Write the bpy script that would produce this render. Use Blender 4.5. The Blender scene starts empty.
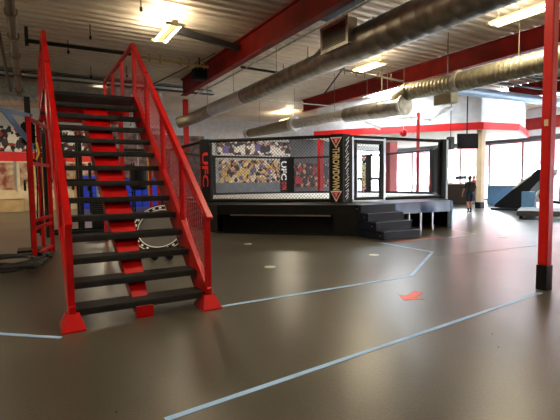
import bpy, bmesh, math, random
from mathutils import Vector, Matrix
random.seed(7)
SC = bpy.context.scene
COL = SC.collection
PI = math.pi
R = math.radians

# ---------------------------------------------------------------- camera, sky, lights, exposure
cam_data = bpy.data.cameras.new('camera')
cam_data.sensor_fit = 'HORIZONTAL'
cam_data.sensor_width = 36.0
cam_data.lens = 36.0 * 438.79 / 560.0
cam_data.shift_y = 2.9 / 560.0
cam_data.clip_end = 400
cam = bpy.data.objects.new('camera', cam_data)
COL.objects.link(cam)
yaw, pitch, roll = 0.5173, 0.0699, 0.0123
fw = Vector((math.sin(yaw) * math.cos(pitch), math.cos(yaw) * math.cos(pitch), -math.sin(pitch)))
rt = Vector((math.cos(yaw), -math.sin(yaw), 0))
up = rt.cross(fw)
rt2 = rt * math.cos(roll) - up * math.sin(roll)
up2 = rt * math.sin(roll) + up * math.cos(roll)
M = Matrix((rt2, up2, -fw)).transposed().to_4x4()
M.translation = (0, 0, 1.25)
cam.matrix_world = M
SC.camera = cam

SC.view_settings.view_transform = 'Standard'
SC.view_settings.look = 'None'
SC.view_settings.gamma = 1.0
SC.view_settings.use_curve_mapping = False
SC.view_settings.exposure = 0.38

world = bpy.data.worlds.new('sky')
SC.world = world
world.use_nodes = True
wn = world.node_tree.nodes
bg = wn['Background']
bg.inputs['Color'].default_value = (0.80, 0.91, 1.0, 1)
bg.inputs['Strength'].default_value = 26.0

def area(name, loc, rot, sx, sy, power, color, portal=False):
    d = bpy.data.lights.new(name, 'AREA')
    d.shape = 'RECTANGLE'; d.size = sx; d.size_y = sy
    d.energy = power; d.color = color
    if portal: d.cycles.is_portal = True
    o = bpy.data.objects.new(name, d)
    o.location = loc; o.rotation_euler = rot
    COL.objects.link(o)
    return o
# portals let the sky light in through the two glazed walls
area('window_portal', (23.7, 8.5, 1.7), (0, R(90), 0), 3.3, 33, 1, (1, 1, 1), True)
area('back_window_portal', (21.2, 24.8, 1.7), (R(-90), 0, 0), 5.4, 3.3, 1, (1, 1, 1), True)
LAMPS = [(3.05, 10.75), (9.55, 11.0), (9.6, 6.0), (3.2, 4.6), (-3.2, 4.6), (-3.2, 10.7), (3.2, -1.5), (9.6, -1.0), (-3.2, -1.5), (15.9, 5.0), (15.9, -1.0), (13.2, 22.2), (3.0, 21.8), (-3.2, 21.8)]  # last three are added to brighten the murals and back wall
LAMP_COL = (1.0, 0.88, 0.66)
LAMP_POWER = 62
LAMP_UP = 55

# ---------------------------------------------------------------- helpers
def srgb(r, g, b):
    def c(v):
        v /= 255.0
        return v / 12.92 if v <= 0.04045 else ((v + 0.055) / 1.055) ** 2.4
    return (c(r), c(g), c(b), 1)

def mat(name, col, rough=0.5, metal=0.0, col2=None, scale=4.0, detail=4, bump=0.0, bscale=None, emit=None, estr=0, spec=0.5, coat=0, rvar=0):
    m = bpy.data.materials.new(name); m.use_nodes = True
    nt = m.node_tree; b = nt.nodes['Principled BSDF']
    b.inputs['Roughness'].default_value = rough
    b.inputs['Metallic'].default_value = metal
    b.inputs['Specular IOR Level'].default_value = spec
    b.inputs['Coat Weight'].default_value = coat
    col = srgb(*col)
    tc = nt.nodes.new('ShaderNodeTexCoord')
    n = nt.nodes.new('ShaderNodeTexNoise'); n.inputs['Scale'].default_value = scale; n.inputs['Detail'].default_value = detail
    nt.links.new(tc.outputs['Object'], n.inputs['Vector'])
    cr = nt.nodes.new('ShaderNodeMix'); cr.data_type = 'RGBA'
    c2 = srgb(*col2) if col2 else tuple(v * 0.85 for v in col[:3]) + (1,)
    cr.inputs[6].default_value = col; cr.inputs[7].default_value = c2
    mr = nt.nodes.new('ShaderNodeMapRange'); mr.inputs[1].default_value = .35; mr.inputs[2].default_value = .65
    nt.links.new(n.outputs['Fac'], mr.inputs[0]); nt.links.new(mr.outputs[0], cr.inputs[0])
    nt.links.new(cr.outputs[2], b.inputs['Base Color'])
    if rvar:
        ma = nt.nodes.new('ShaderNodeMapRange'); ma.inputs[3].default_value = rough - rvar; ma.inputs[4].default_value = rough + rvar
        nt.links.new(n.outputs['Fac'], ma.inputs[0]); nt.links.new(ma.outputs[0], b.inputs['Roughness'])
    if bump:
        n2 = nt.nodes.new('ShaderNodeTexNoise'); n2.inputs['Scale'].default_value = bscale or scale * 6
        nt.links.new(tc.outputs['Object'], n2.inputs['Vector'])
        bp = nt.nodes.new('ShaderNodeBump'); bp.inputs['Strength'].default_value = bump; bp.inputs['Distance'].default_value = .02
        nt.links.new(n2.outputs['Fac'], bp.inputs['Height']); nt.links.new(bp.outputs[0], b.inputs['Normal'])
    if emit:
        b.inputs['Emission Color'].default_value = srgb(*emit); b.inputs['Emission Strength'].default_value = estr
    return m

def collage(name, cols, scale=3.0, stretch=(1, 1, 1)):
    m = bpy.data.materials.new(name); m.use_nodes = True
    nt = m.node_tree; b = nt.nodes['Principled BSDF']; b.inputs['Roughness'].default_value = .6
    tc = nt.nodes.new('ShaderNodeTexCoord'); mp = nt.nodes.new('ShaderNodeMapping'); mp.inputs['Scale'].default_value = stretch
    v = nt.nodes.new('ShaderNodeTexVoronoi'); v.inputs['Scale'].default_value = scale
    nz = nt.nodes.new('ShaderNodeTexNoise'); nz.inputs['Scale'].default_value = scale * 2; nz.inputs['Detail'].default_value = 3
    ad = nt.nodes.new('ShaderNodeMix'); ad.data_type = 'RGBA'; ad.inputs[0].default_value = .12
    nt.links.new(tc.outputs['Object'], mp.inputs[0]); nt.links.new(mp.outputs[0], nz.inputs['Vector'])
    nt.links.new(mp.outputs[0], ad.inputs[6]); nt.links.new(nz.outputs['Color'], ad.inputs[7])
    nt.links.new(ad.outputs[2], v.inputs['Vector'])
    sp = nt.nodes.new('ShaderNodeSeparateColor'); nt.links.new(v.outputs['Color'], sp.inputs[0])
    cr = nt.nodes.new('ShaderNodeValToRGB'); cr.color_ramp.interpolation = 'CONSTANT'
    for i, c in enumerate(cols):
        e = cr.color_ramp.elements[i] if i < 2 else cr.color_ramp.elements.new(i / len(cols))
        e.position = i / len(cols); e.color = srgb(*c)
    nt.links.new(sp.outputs[0], cr.inputs[0]); nt.links.new(cr.outputs[0], b.inputs['Base Color'])
    return m

class MB:
    def __init__(s): s.v = []; s.f = []; s.m = []
    def add(s, vs, fs, mi=0):
        o = len(s.v); s.v += [Vector(p) for p in vs]
        s.f += [[i + o for i in f] for f in fs]; s.m += [mi] * len(fs); return s
    def box(s, x0, x1, y0, y1, z0, z1, mi=0, mx=None):
        vs = [Vector((x, y, z)) for z in (z0, z1) for y in (y0, y1) for x in (x0, x1)]
        if mx is not None: vs = [mx @ v for v in vs]
        return s.add(vs, [(0, 2, 3, 1), (4, 5, 7, 6), (0, 1, 5, 4), (2, 6, 7, 3), (0, 4, 6, 2), (1, 3, 7, 5)], mi)
    def bar(s, a, b, w, h=None, mi=0, upv=(0, 0, 1)):
        a = Vector(a); b = Vector(b); h = h or w
        d = (b - a).normalized(); u = Vector(upv)
        if abs(d.dot(u)) > .99: u = Vector((0, 1, 0))
        r = d.cross(u).normalized(); u = r.cross(d)
        vs = []
        for p in (a, b):
            for i, j in ((-1, -1), (1, -1), (1, 1), (-1, 1)): vs.append(p + r * i * w / 2 + u * j * h / 2)
        return s.add(vs, [(3, 2, 1, 0), (4, 5, 6, 7), (0, 1, 5, 4), (1, 2, 6, 5), (2, 3, 7, 6), (3, 0, 4, 7)], mi)
    def tube(s, pts, r, n=10, mi=0, caps=True):
        pts = [Vector(p) for p in pts]; rr = r if isinstance(r, (list, tuple)) else [r] * len(pts)
        rings = []; u = None
        for i, p in enumerate(pts):
            d = (pts[min(i + 1, len(pts) - 1)] - pts[max(i - 1, 0)]).normalized()
            if u is None:
                u = Vector((0, 0, 1)) if abs(d.z) < .9 else Vector((1, 0, 0))
            u = (u - d * u.dot(d)).normalized(); w = d.cross(u)
            rings.append([p + (u * math.cos(2 * PI * k / n) + w * math.sin(2 * PI * k / n)) * rr[i] for k in range(n)])
        vs = [v for q in rings for v in q]; fs = []
        for i in range(len(pts) - 1):
            for k in range(n):
                a = i * n + k; b = i * n + (k + 1) % n
                fs.append((a, b, b + n, a + n))
        if caps: fs += [tuple(range(n))[::-1], tuple(range((len(pts) - 1) * n, len(pts) * n))]
        return s.add(vs, fs, mi)
    def prism(s, poly, z0, z1, mi=0, mx=None):
        n = len(poly); vs = [Vector((p[0], p[1], z0)) for p in poly] + [Vector((p[0], p[1], z1)) for p in poly]
        if mx is not None: vs = [mx @ v for v in vs]
        return s.add(vs, [tuple(range(n))[::-1], tuple(range(n, 2 * n))] + [(i, (i + 1) % n, (i + 1) % n + n, i + n) for i in range(n)], mi)
    def grid_sheet(s, fn, nu, nv, th=0, mi=0):
        vs = [fn(i / nu, j / nv) for j in range(nv + 1) for i in range(nu + 1)]
        return s.add(vs, [(j * (nu + 1) + i, j * (nu + 1) + i + 1, (j + 1) * (nu + 1) + i + 1, (j + 1) * (nu + 1) + i) for j in range(nv) for i in range(nu)], mi)
    def wires(s, o, u, v, L, H, pitch, w, diamond=True, mi=0):
        o = Vector(o); u = Vector(u).normalized(); v = Vector(v).normalized(); nn = u.cross(v)
        def wire(a, b):
            A = o + u * a[0] + v * a[1]; B = o + u * b[0] + v * b[1]
            d = (B - A).normalized(); t = d.cross(nn)
            vs = [p + q for p in (A, B) for q in (t * w / 2, -t * w / 4 + nn * w * .43, -t * w / 4 - nn * w * .43)]
            s.add(vs, [(0, 1, 4, 3), (1, 2, 5, 4), (2, 0, 3, 5)], mi)
        if not diamond:
            k = 1
            while k * pitch < L: wire((k * pitch, 0), (k * pitch, H)); k += 1
            k = 1
            while k * pitch < H: wire((0, k * pitch), (L, k * pitch)); k += 1
            return s
        c = -H + pitch
        while c < L:
            x0, y0 = (c, 0) if c >= 0 else (0, -c)
            x1, y1 = (c + H, H) if c + H <= L else (L, L - c)
            wire((x0, y0), (x1, y1)); wire((L - x0, y0), (L - x1, y1)); c += pitch
        return s
    def bevel_build(s): pass
    def build(s, name, m, parent=None, bev=0, smooth=False, world=True):
        me = bpy.data.meshes.new(name)
        off = Vector((0, 0, 0)); inv = None
        if parent is not None and world:
            mw = world_mx(parent); inv = mw.inverted()
        vs = [inv @ v for v in s.v] if inv is not None else s.v
        me.from_pydata([tuple(v) for v in vs], [], s.f)
        ms = m if isinstance(m, (list, tuple)) else [m]
        for q in ms: me.materials.append(q)
        for p, i in zip(me.polygons, s.m): p.material_index = i; p.use_smooth = smooth
        if bev or smooth:
            bm = bmesh.new(); bm.from_mesh(me)
            bmesh.ops.recalc_face_normals(bm, faces=bm.faces)
            if bev:
                es = [e for e in bm.edges if len(e.link_faces) == 2 and e.calc_face_angle(0) > .6]
                bmesh.ops.bevel(bm, geom=es, offset=bev, segments=2, affect='EDGES', clamp_overlap=True)
            if smooth:
                for e in bm.edges:
                    if len(e.link_faces) == 2 and e.calc_face_angle(0) > .7: e.smooth = False
            bm.to_mesh(me); bm.free()
        else:
            bm = bmesh.new(); bm.from_mesh(me); bmesh.ops.recalc_face_normals(bm, faces=bm.faces); bm.to_mesh(me); bm.free()
        me.validate()
        o = bpy.data.objects.new(name, me); COL.objects.link(o)
        if parent is not None: o.parent = parent
        return o

def world_mx(o):
    m = Matrix.LocRotScale(o.location, o.rotation_euler, o.scale)
    return world_mx(o.parent) @ m if o.parent else m

def tag(o, label, cat, group=None, kind=None):
    o['label'] = label; o['category'] = cat
    if group: o['group'] = group
    if kind: o['kind'] = kind
    return o
def thing(name, label, cat, loc, rz=0, group=None):
    o = bpy.data.objects.new(name, None); o.empty_display_size = .2
    COL.objects.link(o); o.location = loc; o.rotation_euler = (0, 0, rz)
    return tag(o, label, cat, group)
def struct(name, mb, m, parent=None, label=None, **k):
    o = mb.build(name, m, parent, **k)
    if parent is None: o['kind'] = 'structure'; o['label'] = label or name.replace('_', ' '); o['category'] = name.split('_')[0]
    return o
def rebase(o, loc):
    d = Vector(loc); o.data.transform(Matrix.Translation(-d)); o.location = d; return o
def copy_tree(o, parent=None):
    c = o.copy(); COL.objects.link(c)
    if parent is not None: c.parent = parent
    for ch in list(o.children):
        copy_tree(ch, c)
    return c

def text_mesh(name, s, m, parent, origin, xdir, ydir, height, width=None, depth=.006, bold=.02, world=True):
    """lettering centred on origin, running along xdir with its tops towards ydir"""
    cu = bpy.data.curves.new(name, 'FONT'); cu.body = s; cu.size = 1.0; cu.offset = bold
    cu.extrude = .01; cu.resolution_u = 2; cu.align_x = 'CENTER'; cu.align_y = 'CENTER'
    tmp = bpy.data.objects.new(name, cu); COL.objects.link(tmp)
    bpy.context.view_layer.update()
    me = bpy.data.meshes.new_from_object(tmp.evaluated_get(bpy.context.evaluated_depsgraph_get()))
    bpy.data.objects.remove(tmp); bpy.data.curves.remove(cu)
    xs = [v.co.x for v in me.vertices]; ys = [v.co.y for v in me.vertices]
    cx, cy = (min(xs) + max(xs)) / 2, (min(ys) + max(ys)) / 2
    sy = height / (max(ys) - min(ys)); sx = (width / (max(xs) - min(xs))) if width else sy
    X = Vector(xdir).normalized(); Y = Vector(ydir).normalized(); Z = X.cross(Y); O = Vector(origin)
    for v in me.vertices:
        v.co = O + X * (v.co.x - cx) * sx + Y * (v.co.y - cy) * sy + Z * (v.co.z / .01 * depth / 2 + depth / 2)
    if world and parent is not None: me.transform(world_mx(parent).inverted())
    me.materials.clear(); me.materials.append(m)
    o = bpy.data.objects.new(name, me); COL.objects.link(o); o.parent = parent
    return o

# ---------------------------------------------------------------- materials
MT = {}
MT['floor'] = mat('floor_rubber', (78, 75, 65), rough=.30, col2=(62, 59, 50), scale=.55, detail=10, bump=.06, bscale=60, spec=.55, rvar=.03)
def speckle(m, scale, amt):
    nt = m.node_tree; b = nt.nodes['Principled BSDF']; src = b.inputs['Base Color'].links[0].from_socket
    tc = nt.nodes.new('ShaderNodeTexCoord'); n = nt.nodes.new('ShaderNodeTexNoise'); n.inputs['Scale'].default_value = scale; n.inputs['Detail'].default_value = 2
    nt.links.new(tc.outputs['Object'], n.inputs['Vector'])
    mr = nt.nodes.new('ShaderNodeMapRange'); mr.inputs[1].default_value = .3; mr.inputs[2].default_value = .7; mr.inputs[3].default_value = 1 - amt; mr.inputs[4].default_value = 1 + amt
    nt.links.new(n.outputs['Fac'], mr.inputs[0])
    mm = nt.nodes.new('ShaderNodeVectorMath'); mm.operation = 'SCALE'
    nt.links.new(src, mm.inputs[0]); nt.links.new(mr.outputs[0], mm.inputs['Scale']); nt.links.new(mm.outputs[0], b.inputs['Base Color'])
speckle(MT['floor'], 70, .28)
MT['deck'] = mat('ceiling_deck', (206, 194, 176), rough=.38, metal=.15, col2=(182, 168, 150), scale=.7, detail=6)
MT['white_wall'] = mat('white_wall', (205, 205, 203), rough=.7)
MT['grey_wall'] = mat('grey_wall', (92, 92, 92), rough=.6)
MT['mid_wall'] = mat('mid_wall', (128, 136, 150), rough=.6)
MT['cream'] = mat('cream_wall', (214, 198, 160), rough=.7)
MT['red'] = mat('gloss_red_paint', (192, 5, 7), rough=.42, col2=(168, 4, 6), scale=6, spec=.25)
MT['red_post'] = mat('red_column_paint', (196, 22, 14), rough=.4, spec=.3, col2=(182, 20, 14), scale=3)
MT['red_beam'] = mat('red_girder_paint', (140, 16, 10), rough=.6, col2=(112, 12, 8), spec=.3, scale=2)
MT['red_band'] = mat('red_band_paint', (222, 24, 24), rough=.5)
MT['black'] = mat('black_vinyl', (13, 13, 14), rough=.55, col2=(8, 8, 9), spec=.25)
MT['tread'] = mat('tread_rubber', (30, 29, 27), rough=.65, col2=(20, 20, 19), scale=20, bump=.2, bscale=200)
MT['blackm'] = mat('black_metal', (15, 15, 15), rough=.45, metal=.1, spec=.3)
MT['darkgrey'] = mat('dark_grey', (52, 50, 48), rough=.55)
MT['galv'] = mat('galvanised_steel', (200, 198, 190), rough=.34, metal=.5, col2=(165, 162, 152), scale=9, detail=3)
MT['galvdark'] = mat('dull_spiral_duct', (156, 148, 136), rough=.36, metal=.85, col2=(122, 118, 112), scale=5)
MT['galvw'] = mat('bright_duct_sleeve', (214, 216, 216), rough=.35, metal=.5)
MT['yellowduct'] = mat('tan_spiral_duct', (168, 160, 132), rough=.4, metal=.5, col2=(146, 138, 112), scale=6)
MT['carton'] = mat('cream_duct_board', (222, 210, 168), rough=.7)
MT['blueduct'] = mat('pale_blue_duct', (170, 190, 214), rough=.4, metal=.3)
MT['pipe'] = mat('old_pipe', (120, 108, 88), rough=.5, metal=.5)
MT['pipelit'] = mat('lamplit_pipe', (176, 150, 90), rough=.4, metal=.5)  # strip light's yellow glow put into the pipe colour
MT['canvas'] = mat('ring_canvas', (205, 202, 194), rough=.7, col2=(190, 186, 178), scale=3)
MT['bluevinyl'] = mat('blue_grey_vinyl', (44, 76, 128), rough=.32, col2=(26, 46, 84), scale=2, bump=.3, bscale=3)
MT['navy'] = mat('navy_steps', (16, 22, 40), rough=.5, col2=(12, 16, 30), spec=.3)
MT['navyedge'] = mat('step_nosing', (110, 126, 150), rough=.5)
MT['silver'] = mat('silver_frame', (190, 194, 198), rough=.35, metal=.6)
MT['wire'] = mat('fence_wire', (38, 39, 42), rough=.5, metal=.2)
MT['cream_txt'] = mat('cream_lettering', (236, 214, 160), rough=.5)
MT['white_txt'] = mat('white_lettering', (235, 235, 230), rough=.5)
MT['red_txt'] = mat('red_lettering', (200, 22, 26), rough=.5)
MT['tape'] = mat('blue_white_tape', (156, 196, 244), rough=.5)
MT['redtape'] = mat('red_tape', (224, 92, 74), rough=.5)
MT['dot'] = mat('white_floor_disc', (228, 224, 206), rough=.5)
MT['tan'] = mat('tan_plywood', (196, 168, 120), rough=.6, col2=(180, 150, 104), scale=3)
MT['blue'] = mat('blue_mat_vinyl', (26, 58, 200), rough=.4)
MT['ltblue'] = mat('pale_blue_pad', (116, 170, 222), rough=.5)
MT['brown'] = mat('brown_counter', (62, 48, 42), rough=.5)
MT['steelblue'] = mat('blue_grey_steel', (104, 132, 172), rough=.4, metal=.2)
MT['yellow'] = mat('yellow_strap', (220, 180, 30), rough=.5)
MT['rope'] = mat('black_rope', (20, 20, 22), rough=.7)
MT['asphalt'] = mat('asphalt', (170, 170, 172), rough=.9)
MT['brick'] = mat('pink_brick', (128, 52, 56), rough=.8, col2=(160, 96, 98), scale=2.2, detail=8)
MT['tyre'] = mat('tyre_rubber', (20, 20, 20), rough=.8)
MT['skin'] = mat('skin', (196, 140, 112), rough=.5)
MT['hairbrown'] = mat('brown_hair', (88, 60, 42), rough=.6)
MT['grilled'] = mat('grille_dark', (86, 78, 66), rough=.6, metal=.3)
MT['bandcream'] = mat('cream_trim', (224, 206, 170), rough=.6)
MT['mullion'] = mat('dark_mullion', (84, 66, 56), rough=.5)
MT['screen'] = mat('dark_screen', (22, 24, 30), rough=.15)
MT['tube'] = mat('lit_tube', (255, 244, 200), rough=.5, emit=(255, 232, 160), estr=9)
MT['reflector'] = mat('lamp_reflector', (235, 225, 190), rough=.4)
MT['ball'] = mat('red_ball', (214, 24, 30), rough=.35)
g = bpy.data.materials.new('window_glass'); g.use_nodes = True
nt = g.node_tree; nt.nodes.remove(nt.nodes['Principled BSDF'])
tr = nt.nodes.new('ShaderNodeBsdfTransparent'); gl = nt.nodes.new('ShaderNodeBsdfGlossy'); gl.inputs['Roughness'].default_value = .03
mx = nt.nodes.new('ShaderNodeMixShader'); mx.inputs[0].default_value = .06
nt.links.new(tr.outputs[0], mx.inputs[1]); nt.links.new(gl.outputs[0], mx.inputs[2]); nt.links.new(mx.outputs[0], nt.nodes['Material Output'].inputs[0])
MT['glass'] = g
MT['mural_a'] = collage('poster_collage_dark', [(40, 38, 42), (196, 190, 186), (120, 70, 62), (222, 218, 212), (70, 62, 66), (170, 130, 112), (230, 226, 222), (24, 24, 28)], 5.5, (1, 1, 1.4))
MT['mural_b'] = collage('poster_collage_bright', [(210, 180, 96), (40, 36, 34), (206, 168, 140), (120, 84, 150), (234, 222, 190), (60, 50, 46), (188, 120, 80), (150, 160, 190), (240, 234, 214), (224, 190, 70)], 7.0, (1, 1, 1))
MT['mural_c'] = collage('crowd_poster', [(24, 22, 22), (150, 52, 40), (54, 46, 42), (196, 150, 120), (30, 30, 32), (92, 62, 50), (40, 40, 44)], 6.0, (1, 1, .8))
MT['mural_d'] = collage('sticker_wall', [(20, 20, 22), (225, 222, 214), (170, 40, 36), (28, 28, 30), (200, 196, 188), (60, 20, 20), (18, 18, 18)], 7.0, (1, 1, 1))

# ---------------------------------------------------------------- the setting
CH = 5.05            # underside of roof deck
YB = 25.0            # back wall
XR = 24.0            # glazed wall
XL, YF = -8.0, -8.0
struct('floor', MB().box(XL, XR, YF, YB, -.2, 0), MT['floor'], label='dark brown-grey speckled rubber gym floor')
# roof deck: trapezoid ribs running along X; skylight openings left between panels
SKY = [(12.3, 14.6, 12.6, 15.6), (17.6, 21.4, 10.4, 14.4)]      # x0,x1,y0,y1
def ribs(mb, x0, x1, y0, y1):
    p = .30; y = y0; prof = []
    while y < y1 - 1e-6:
        prof += [(y, 0), (y + .09, 0), (y + .12, .055), (y + .27, .055)]; y += p
    prof = [q for q in prof if q[0] < y1] + [(y1, 0)]
    vs = []; fs = []
    for (yy, zz) in prof: vs += [(x0, yy, CH + zz), (x1, yy, CH + zz)]
    for i in range(len(prof) - 1): fs.append((2 * i, 2 * i + 1, 2 * i + 3, 2 * i + 2))
    mb.add(vs, fs)
    mb.box(x0, x1, y0, y1, CH + .07, CH + .2)
cb = MB()
ys = sorted({YF, YB} | {v for s in SKY for v in s[2:]})
for a, b in zip(ys[:-1], ys[1:]):
    cuts = sorted([(s[0], s[1]) for s in SKY if s[2] <= a + 1e-6 and s[3] >= b - 1e-6])
    x = XL
    for c0, c1 in cuts: ribs(cb, x, c0, a, b); x = c1
    ribs(cb, x, XR, a, b)
struct('ceiling', cb, MT['deck'], label='corrugated tan metal roof deck')
struct('wall_left', MB().box(XL - .2, XL, YF, YB, 0, CH + .2), MT['white_wall'], label='plain white side wall')
struct('wall_front', MB().box(XL - .2, XR + .2, YF - .2, YF, 0, CH + .2), MT['white_wall'], label='plain white wall behind the camera')
# back wall, solid up to x=18.2, glazed beyond
wb = MB()
wb.box(XL - .2, 18.2, YB, YB + .2, 0, CH + .2).box(18.2, XR + .2, YB, YB + .2, 3.5, CH + .2)
struct('wall_back', wb, MT['white_wall'], label='white back wall above the murals')
WH = 3.36
struct('wall_right', MB().box(XR, XR + .2, YF - .2, YB, WH + .12, CH + .2), MT['white_wall'], label='white wall strip above the shop windows')
struct('trim_1', MB().box(XR - .12, XR + .08, YF, YB, WH, WH + .22), MT['darkgrey'], label='dark header rail above the shop windows')
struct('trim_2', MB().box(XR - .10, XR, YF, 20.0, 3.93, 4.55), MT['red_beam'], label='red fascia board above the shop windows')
struct('trim_3', MB().box(9.45, 15.0, YB - .04, YB, 0, 1.25), MT['mid_wall'], label='blue-grey dado below the murals')
struct('trim_4', MB().box(15.0, 18.2, YB - .05, YB, 0, 4.1), MT['grey_wall'], label='dark grey wall panel at the back')
struct('trim_5', MB().box(9.1, 9.45, YB - .15, YB, 0, 4.0), mat('pale_blue_pilaster', (188, 206, 226), rough=.6), label='pale blue pilaster beside the murals')
def window(n, ax, c, a, b, z0, z1, lab):
    """glazed bay lying in the plane ax=c from a to b"""
    f = MB(); w = .045
    def bx(u0, u1, z0_, z1_, t0, t1):
        return (t0, t1, u0, u1, z0_, z1_) if ax == 'x' else (u0, u1, t0, t1, z0_, z1_)
    for (u0, u1, q0, q1) in ((a, a + w, z0, z1), (b - w, b, z0, z1), (a + w, b - w, z0, z0 + .12), (a + w, b - w, z1 - .06, z1)):
        f.box(*bx(u0, u1, q0, q1, c - .05, c + .05))
    o = struct('window_%d' % n, f, MT['mullion'], label=lab)
    g = MB().box(*bx(a + w, b - w, z0 + .12, z1 - .06, c - .006, c + .006)).build('pane', MT['glass'], o)
    return o
k = 1; y = 25.0 - 2.05
window(k, 'x', XR + .1, y, 24.95, 0, WH, 'shop window bay in the far corner of the glazed wall'); k += 1
while y > YF + 2:
    window(k, 'x', XR + .1, y - 2.05, y, 0, WH, 'shop window bay %d from the far corner along the glazed wall' % k); k += 1; y -= 2.05
for i in range(3):
    a = 18.2 + i * 1.94
    window(k, 'y', YB + .1, a, a + 1.94 if i < 2 else XR, 0, 3.5, ['left', 'middle', 'right'][i] + ' glazed bay in the back wall'); k += 1

# soffit box over the reception (white box with a red band)
sof = [(18.9, 11.75), (16.9, 12.1), (15.2, 14.0), (13.5, 15.9), (12.2, 18.0), (16.0, 21.0), (21.5, 21.0), (22.5, 13.5)]
cx0 = sum(p[0] for p in sof) / 8; cy0 = sum(p[1] for p in sof) / 8
def inset(poly, d):
    return [(cx0 + (x - cx0) * (1 - d), cy0 + (y - cy0) * (1 - d)) for x, y in poly]
s1 = MB().prism(inset(sof, .03), 3.62, CH - .02)
struct('trim_6', s1, MT['white_wall'], label='white drywall soffit box above the reception')
s2 = MB().prism(sof, 3.40, 3.70)
struct('trim_7', s2, MT['red_band'], label='red band around the bottom of the white soffit box')
s3 = MB().prism(inset(sof, .02), 3.385, 3.398)
struct('trim_8', s3, mat('soffit_cream', (244, 226, 200), rough=.6), label='cream underside of the soffit box')

# left part of the back wall: murals, red stripe, inner windows
struct('trim_9', MB().box(-8, 3.4, YB - .05, YB, 2.42, 2.86), MT['red_band'], label='red stripe along the left back wall')
struct('trim_10', MB().box(-8, 3.4, YB - .05, YB, 0, .95), MT['bandcream'], label='cream lower panelling of the left back wall')
struct('trim_11', MB().box(3.6, 9.1, YB - .05, YB, 0, 4.0), mat('wall_collage_left', (150, 118, 112), rough=.7, col2=(72, 60, 62), scale=3), label='dim patterned wall section behind the staircase')
for i in range(5):
    x0 = -6.2 + i * 1.9
    f = MB(); 
    f.box(x0, x0 + 1.8, YB - .10, YB - .05, .95, 1.03).box(x0, x0 + 1.8, YB - .10, YB - .05, 2.34, 2.42).box(x0, x0 + .12, YB - .10, YB - .05, 1.03, 2.34)
    o = struct('window_%d' % k, f, MT['bandcream'], label='inner window %d of the left back wall counted from the left' % (i + 1)); k += 1
    MB().box(x0 + .12, x0 + 1.8, YB - .07, YB - .05, 1.03, 2.34).build('pane', mat('inner_view_%d' % i, (206, 190, 160), rough=.25, col2=(140, 70, 62), scale=2.4, detail=3), o)

# murals
def mural(name, label, x0, x1, z0, z1, m, n, figcols, hs):
    """printed banner: collage ground with rows of simple fighter silhouettes"""
    t = MB().box(x0, x1, YB - .09, YB - .06, z0, z1, 0)
    rnd = random.Random(n)
    for i in range(n):
        h = rnd.uniform(*hs); cx = x0 + (i + .5) / n * (x1 - x0); mi = 1 + rnd.randrange(len(figcols))
        yb = YB - .092 - .0006 * (i % 7); zb = z0 + rnd.uniform(0, max(.001, (z1 - z0 - h)))
        w = h * .30
        body = [(cx - w, zb), (cx + w, zb), (cx + w * 1.25, zb + h * .35), (cx + w * .9, zb + h * .68), (cx + w * .25, zb + h * .74), (cx - w * .25, zb + h * .74), (cx - w * .9, zb + h * .68), (cx - w * 1.25, zb + h * .35)]
        t.add([(x, yb, z) for x, z in body], [tuple(range(8))], mi)
        hd = [(cx + math.cos(a) * h * .11, yb - .0003, zb + h * .86 + math.sin(a) * h * .14) for a in [2 * PI * q / 8 for q in range(8)]]
        t.add(hd, [tuple(range(8))], 1 + len(figcols) if rnd.random() < .5 else 1)
    o = t.build(name, [m] + figcols + [MT['skin']])
    rebase(o, ((x0 + x1) / 2, YB - .07, z0))
    return tag(o, label, 'mural')
fc = [mat('fig_%d' % i, c, rough=.6) for i, c in enumerate([(60, 54, 60), (236, 228, 214), (226, 200, 120), (216, 176, 130), (120, 104, 160)])]
mural('wall_banner', 'upper pale fighter poster strip on the back wall seen through the cage', 9.9, 15.0, 2.95, 3.85, MT['mural_a'], 14, [fc[0], fc[1], fc[1], fc[4]], (.35, .75))
mural('wall_banner', 'long bright crowd collage banner on the back wall above the blue-grey dado', 10.0, 15.0, 1.25, 2.65, MT['mural_b'], 44, fc, (.25, .5))
mural('wall_banner', 'dark red crowd poster on the dark grey wall right of the collage', 15.2, 18.1, .9, 2.5, MT['mural_c'], 18, [fc[0], MT['red_txt'], fc[0], fc[0]], (.3, .7))
mural('wall_banner', 'black and white sticker-covered mural above the red stripe at far left', -7.5, 3.4, 2.88, 4.1, MT['mural_d'], 34, [fc[0], fc[0], fc[1]], (.25, .6))

# columns, girders
def column(label, x, y, w, m=None, top=4.46, h0=0):
    t = thing('steel_column', label, 'column', (x, y, 0))
    MB().box(x - w / 2, x + w / 2, y - w / 2, y + w / 2, 0 if w == .10 else .28, top).build('shaft', m or MT['red_post'], t, bev=.008)
    if w != .10:
        MB().box(x - w / 2 - .006, x + w / 2 + .006, y - w / 2 - .006, y + w / 2 + .006, 0, .28).build('base_wrap', MT['black'], t)
    return t
c1 = column('big red square steel column close by at right with a black base', 5.02, 2.79, .105)
MB().box(4.957, 4.968, 2.765, 2.805, 1.83, 1.90).build('switch_plate', MT['cream'], c1)
MB().tube([(4.968, 2.78, .98), (4.96, 2.78, .98)], .006, 8).build('bolt', MT['blackm'], c1)
column('red column left of the cage under the end of the near girder', 6.3, 19.6, .20, top=5.03)
column('thick red column behind the cage seen through its fence', 13.5, 19.3, .24, top=4.55)
column('pinkish red column behind the cage beside the gate', 17.8, 18.6, .55, mat('salmon_column', (226, 84, 84), rough=.4), top=3.39)
column('thin red post behind the right fence panel', 13.81, 12.85, .10, top=4.0)
c = column('tan square column under the soffit corner', 17.1, 12.35, .26, mat('tan_column', (206, 178, 140), rough=.6), top=3.38)
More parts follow.
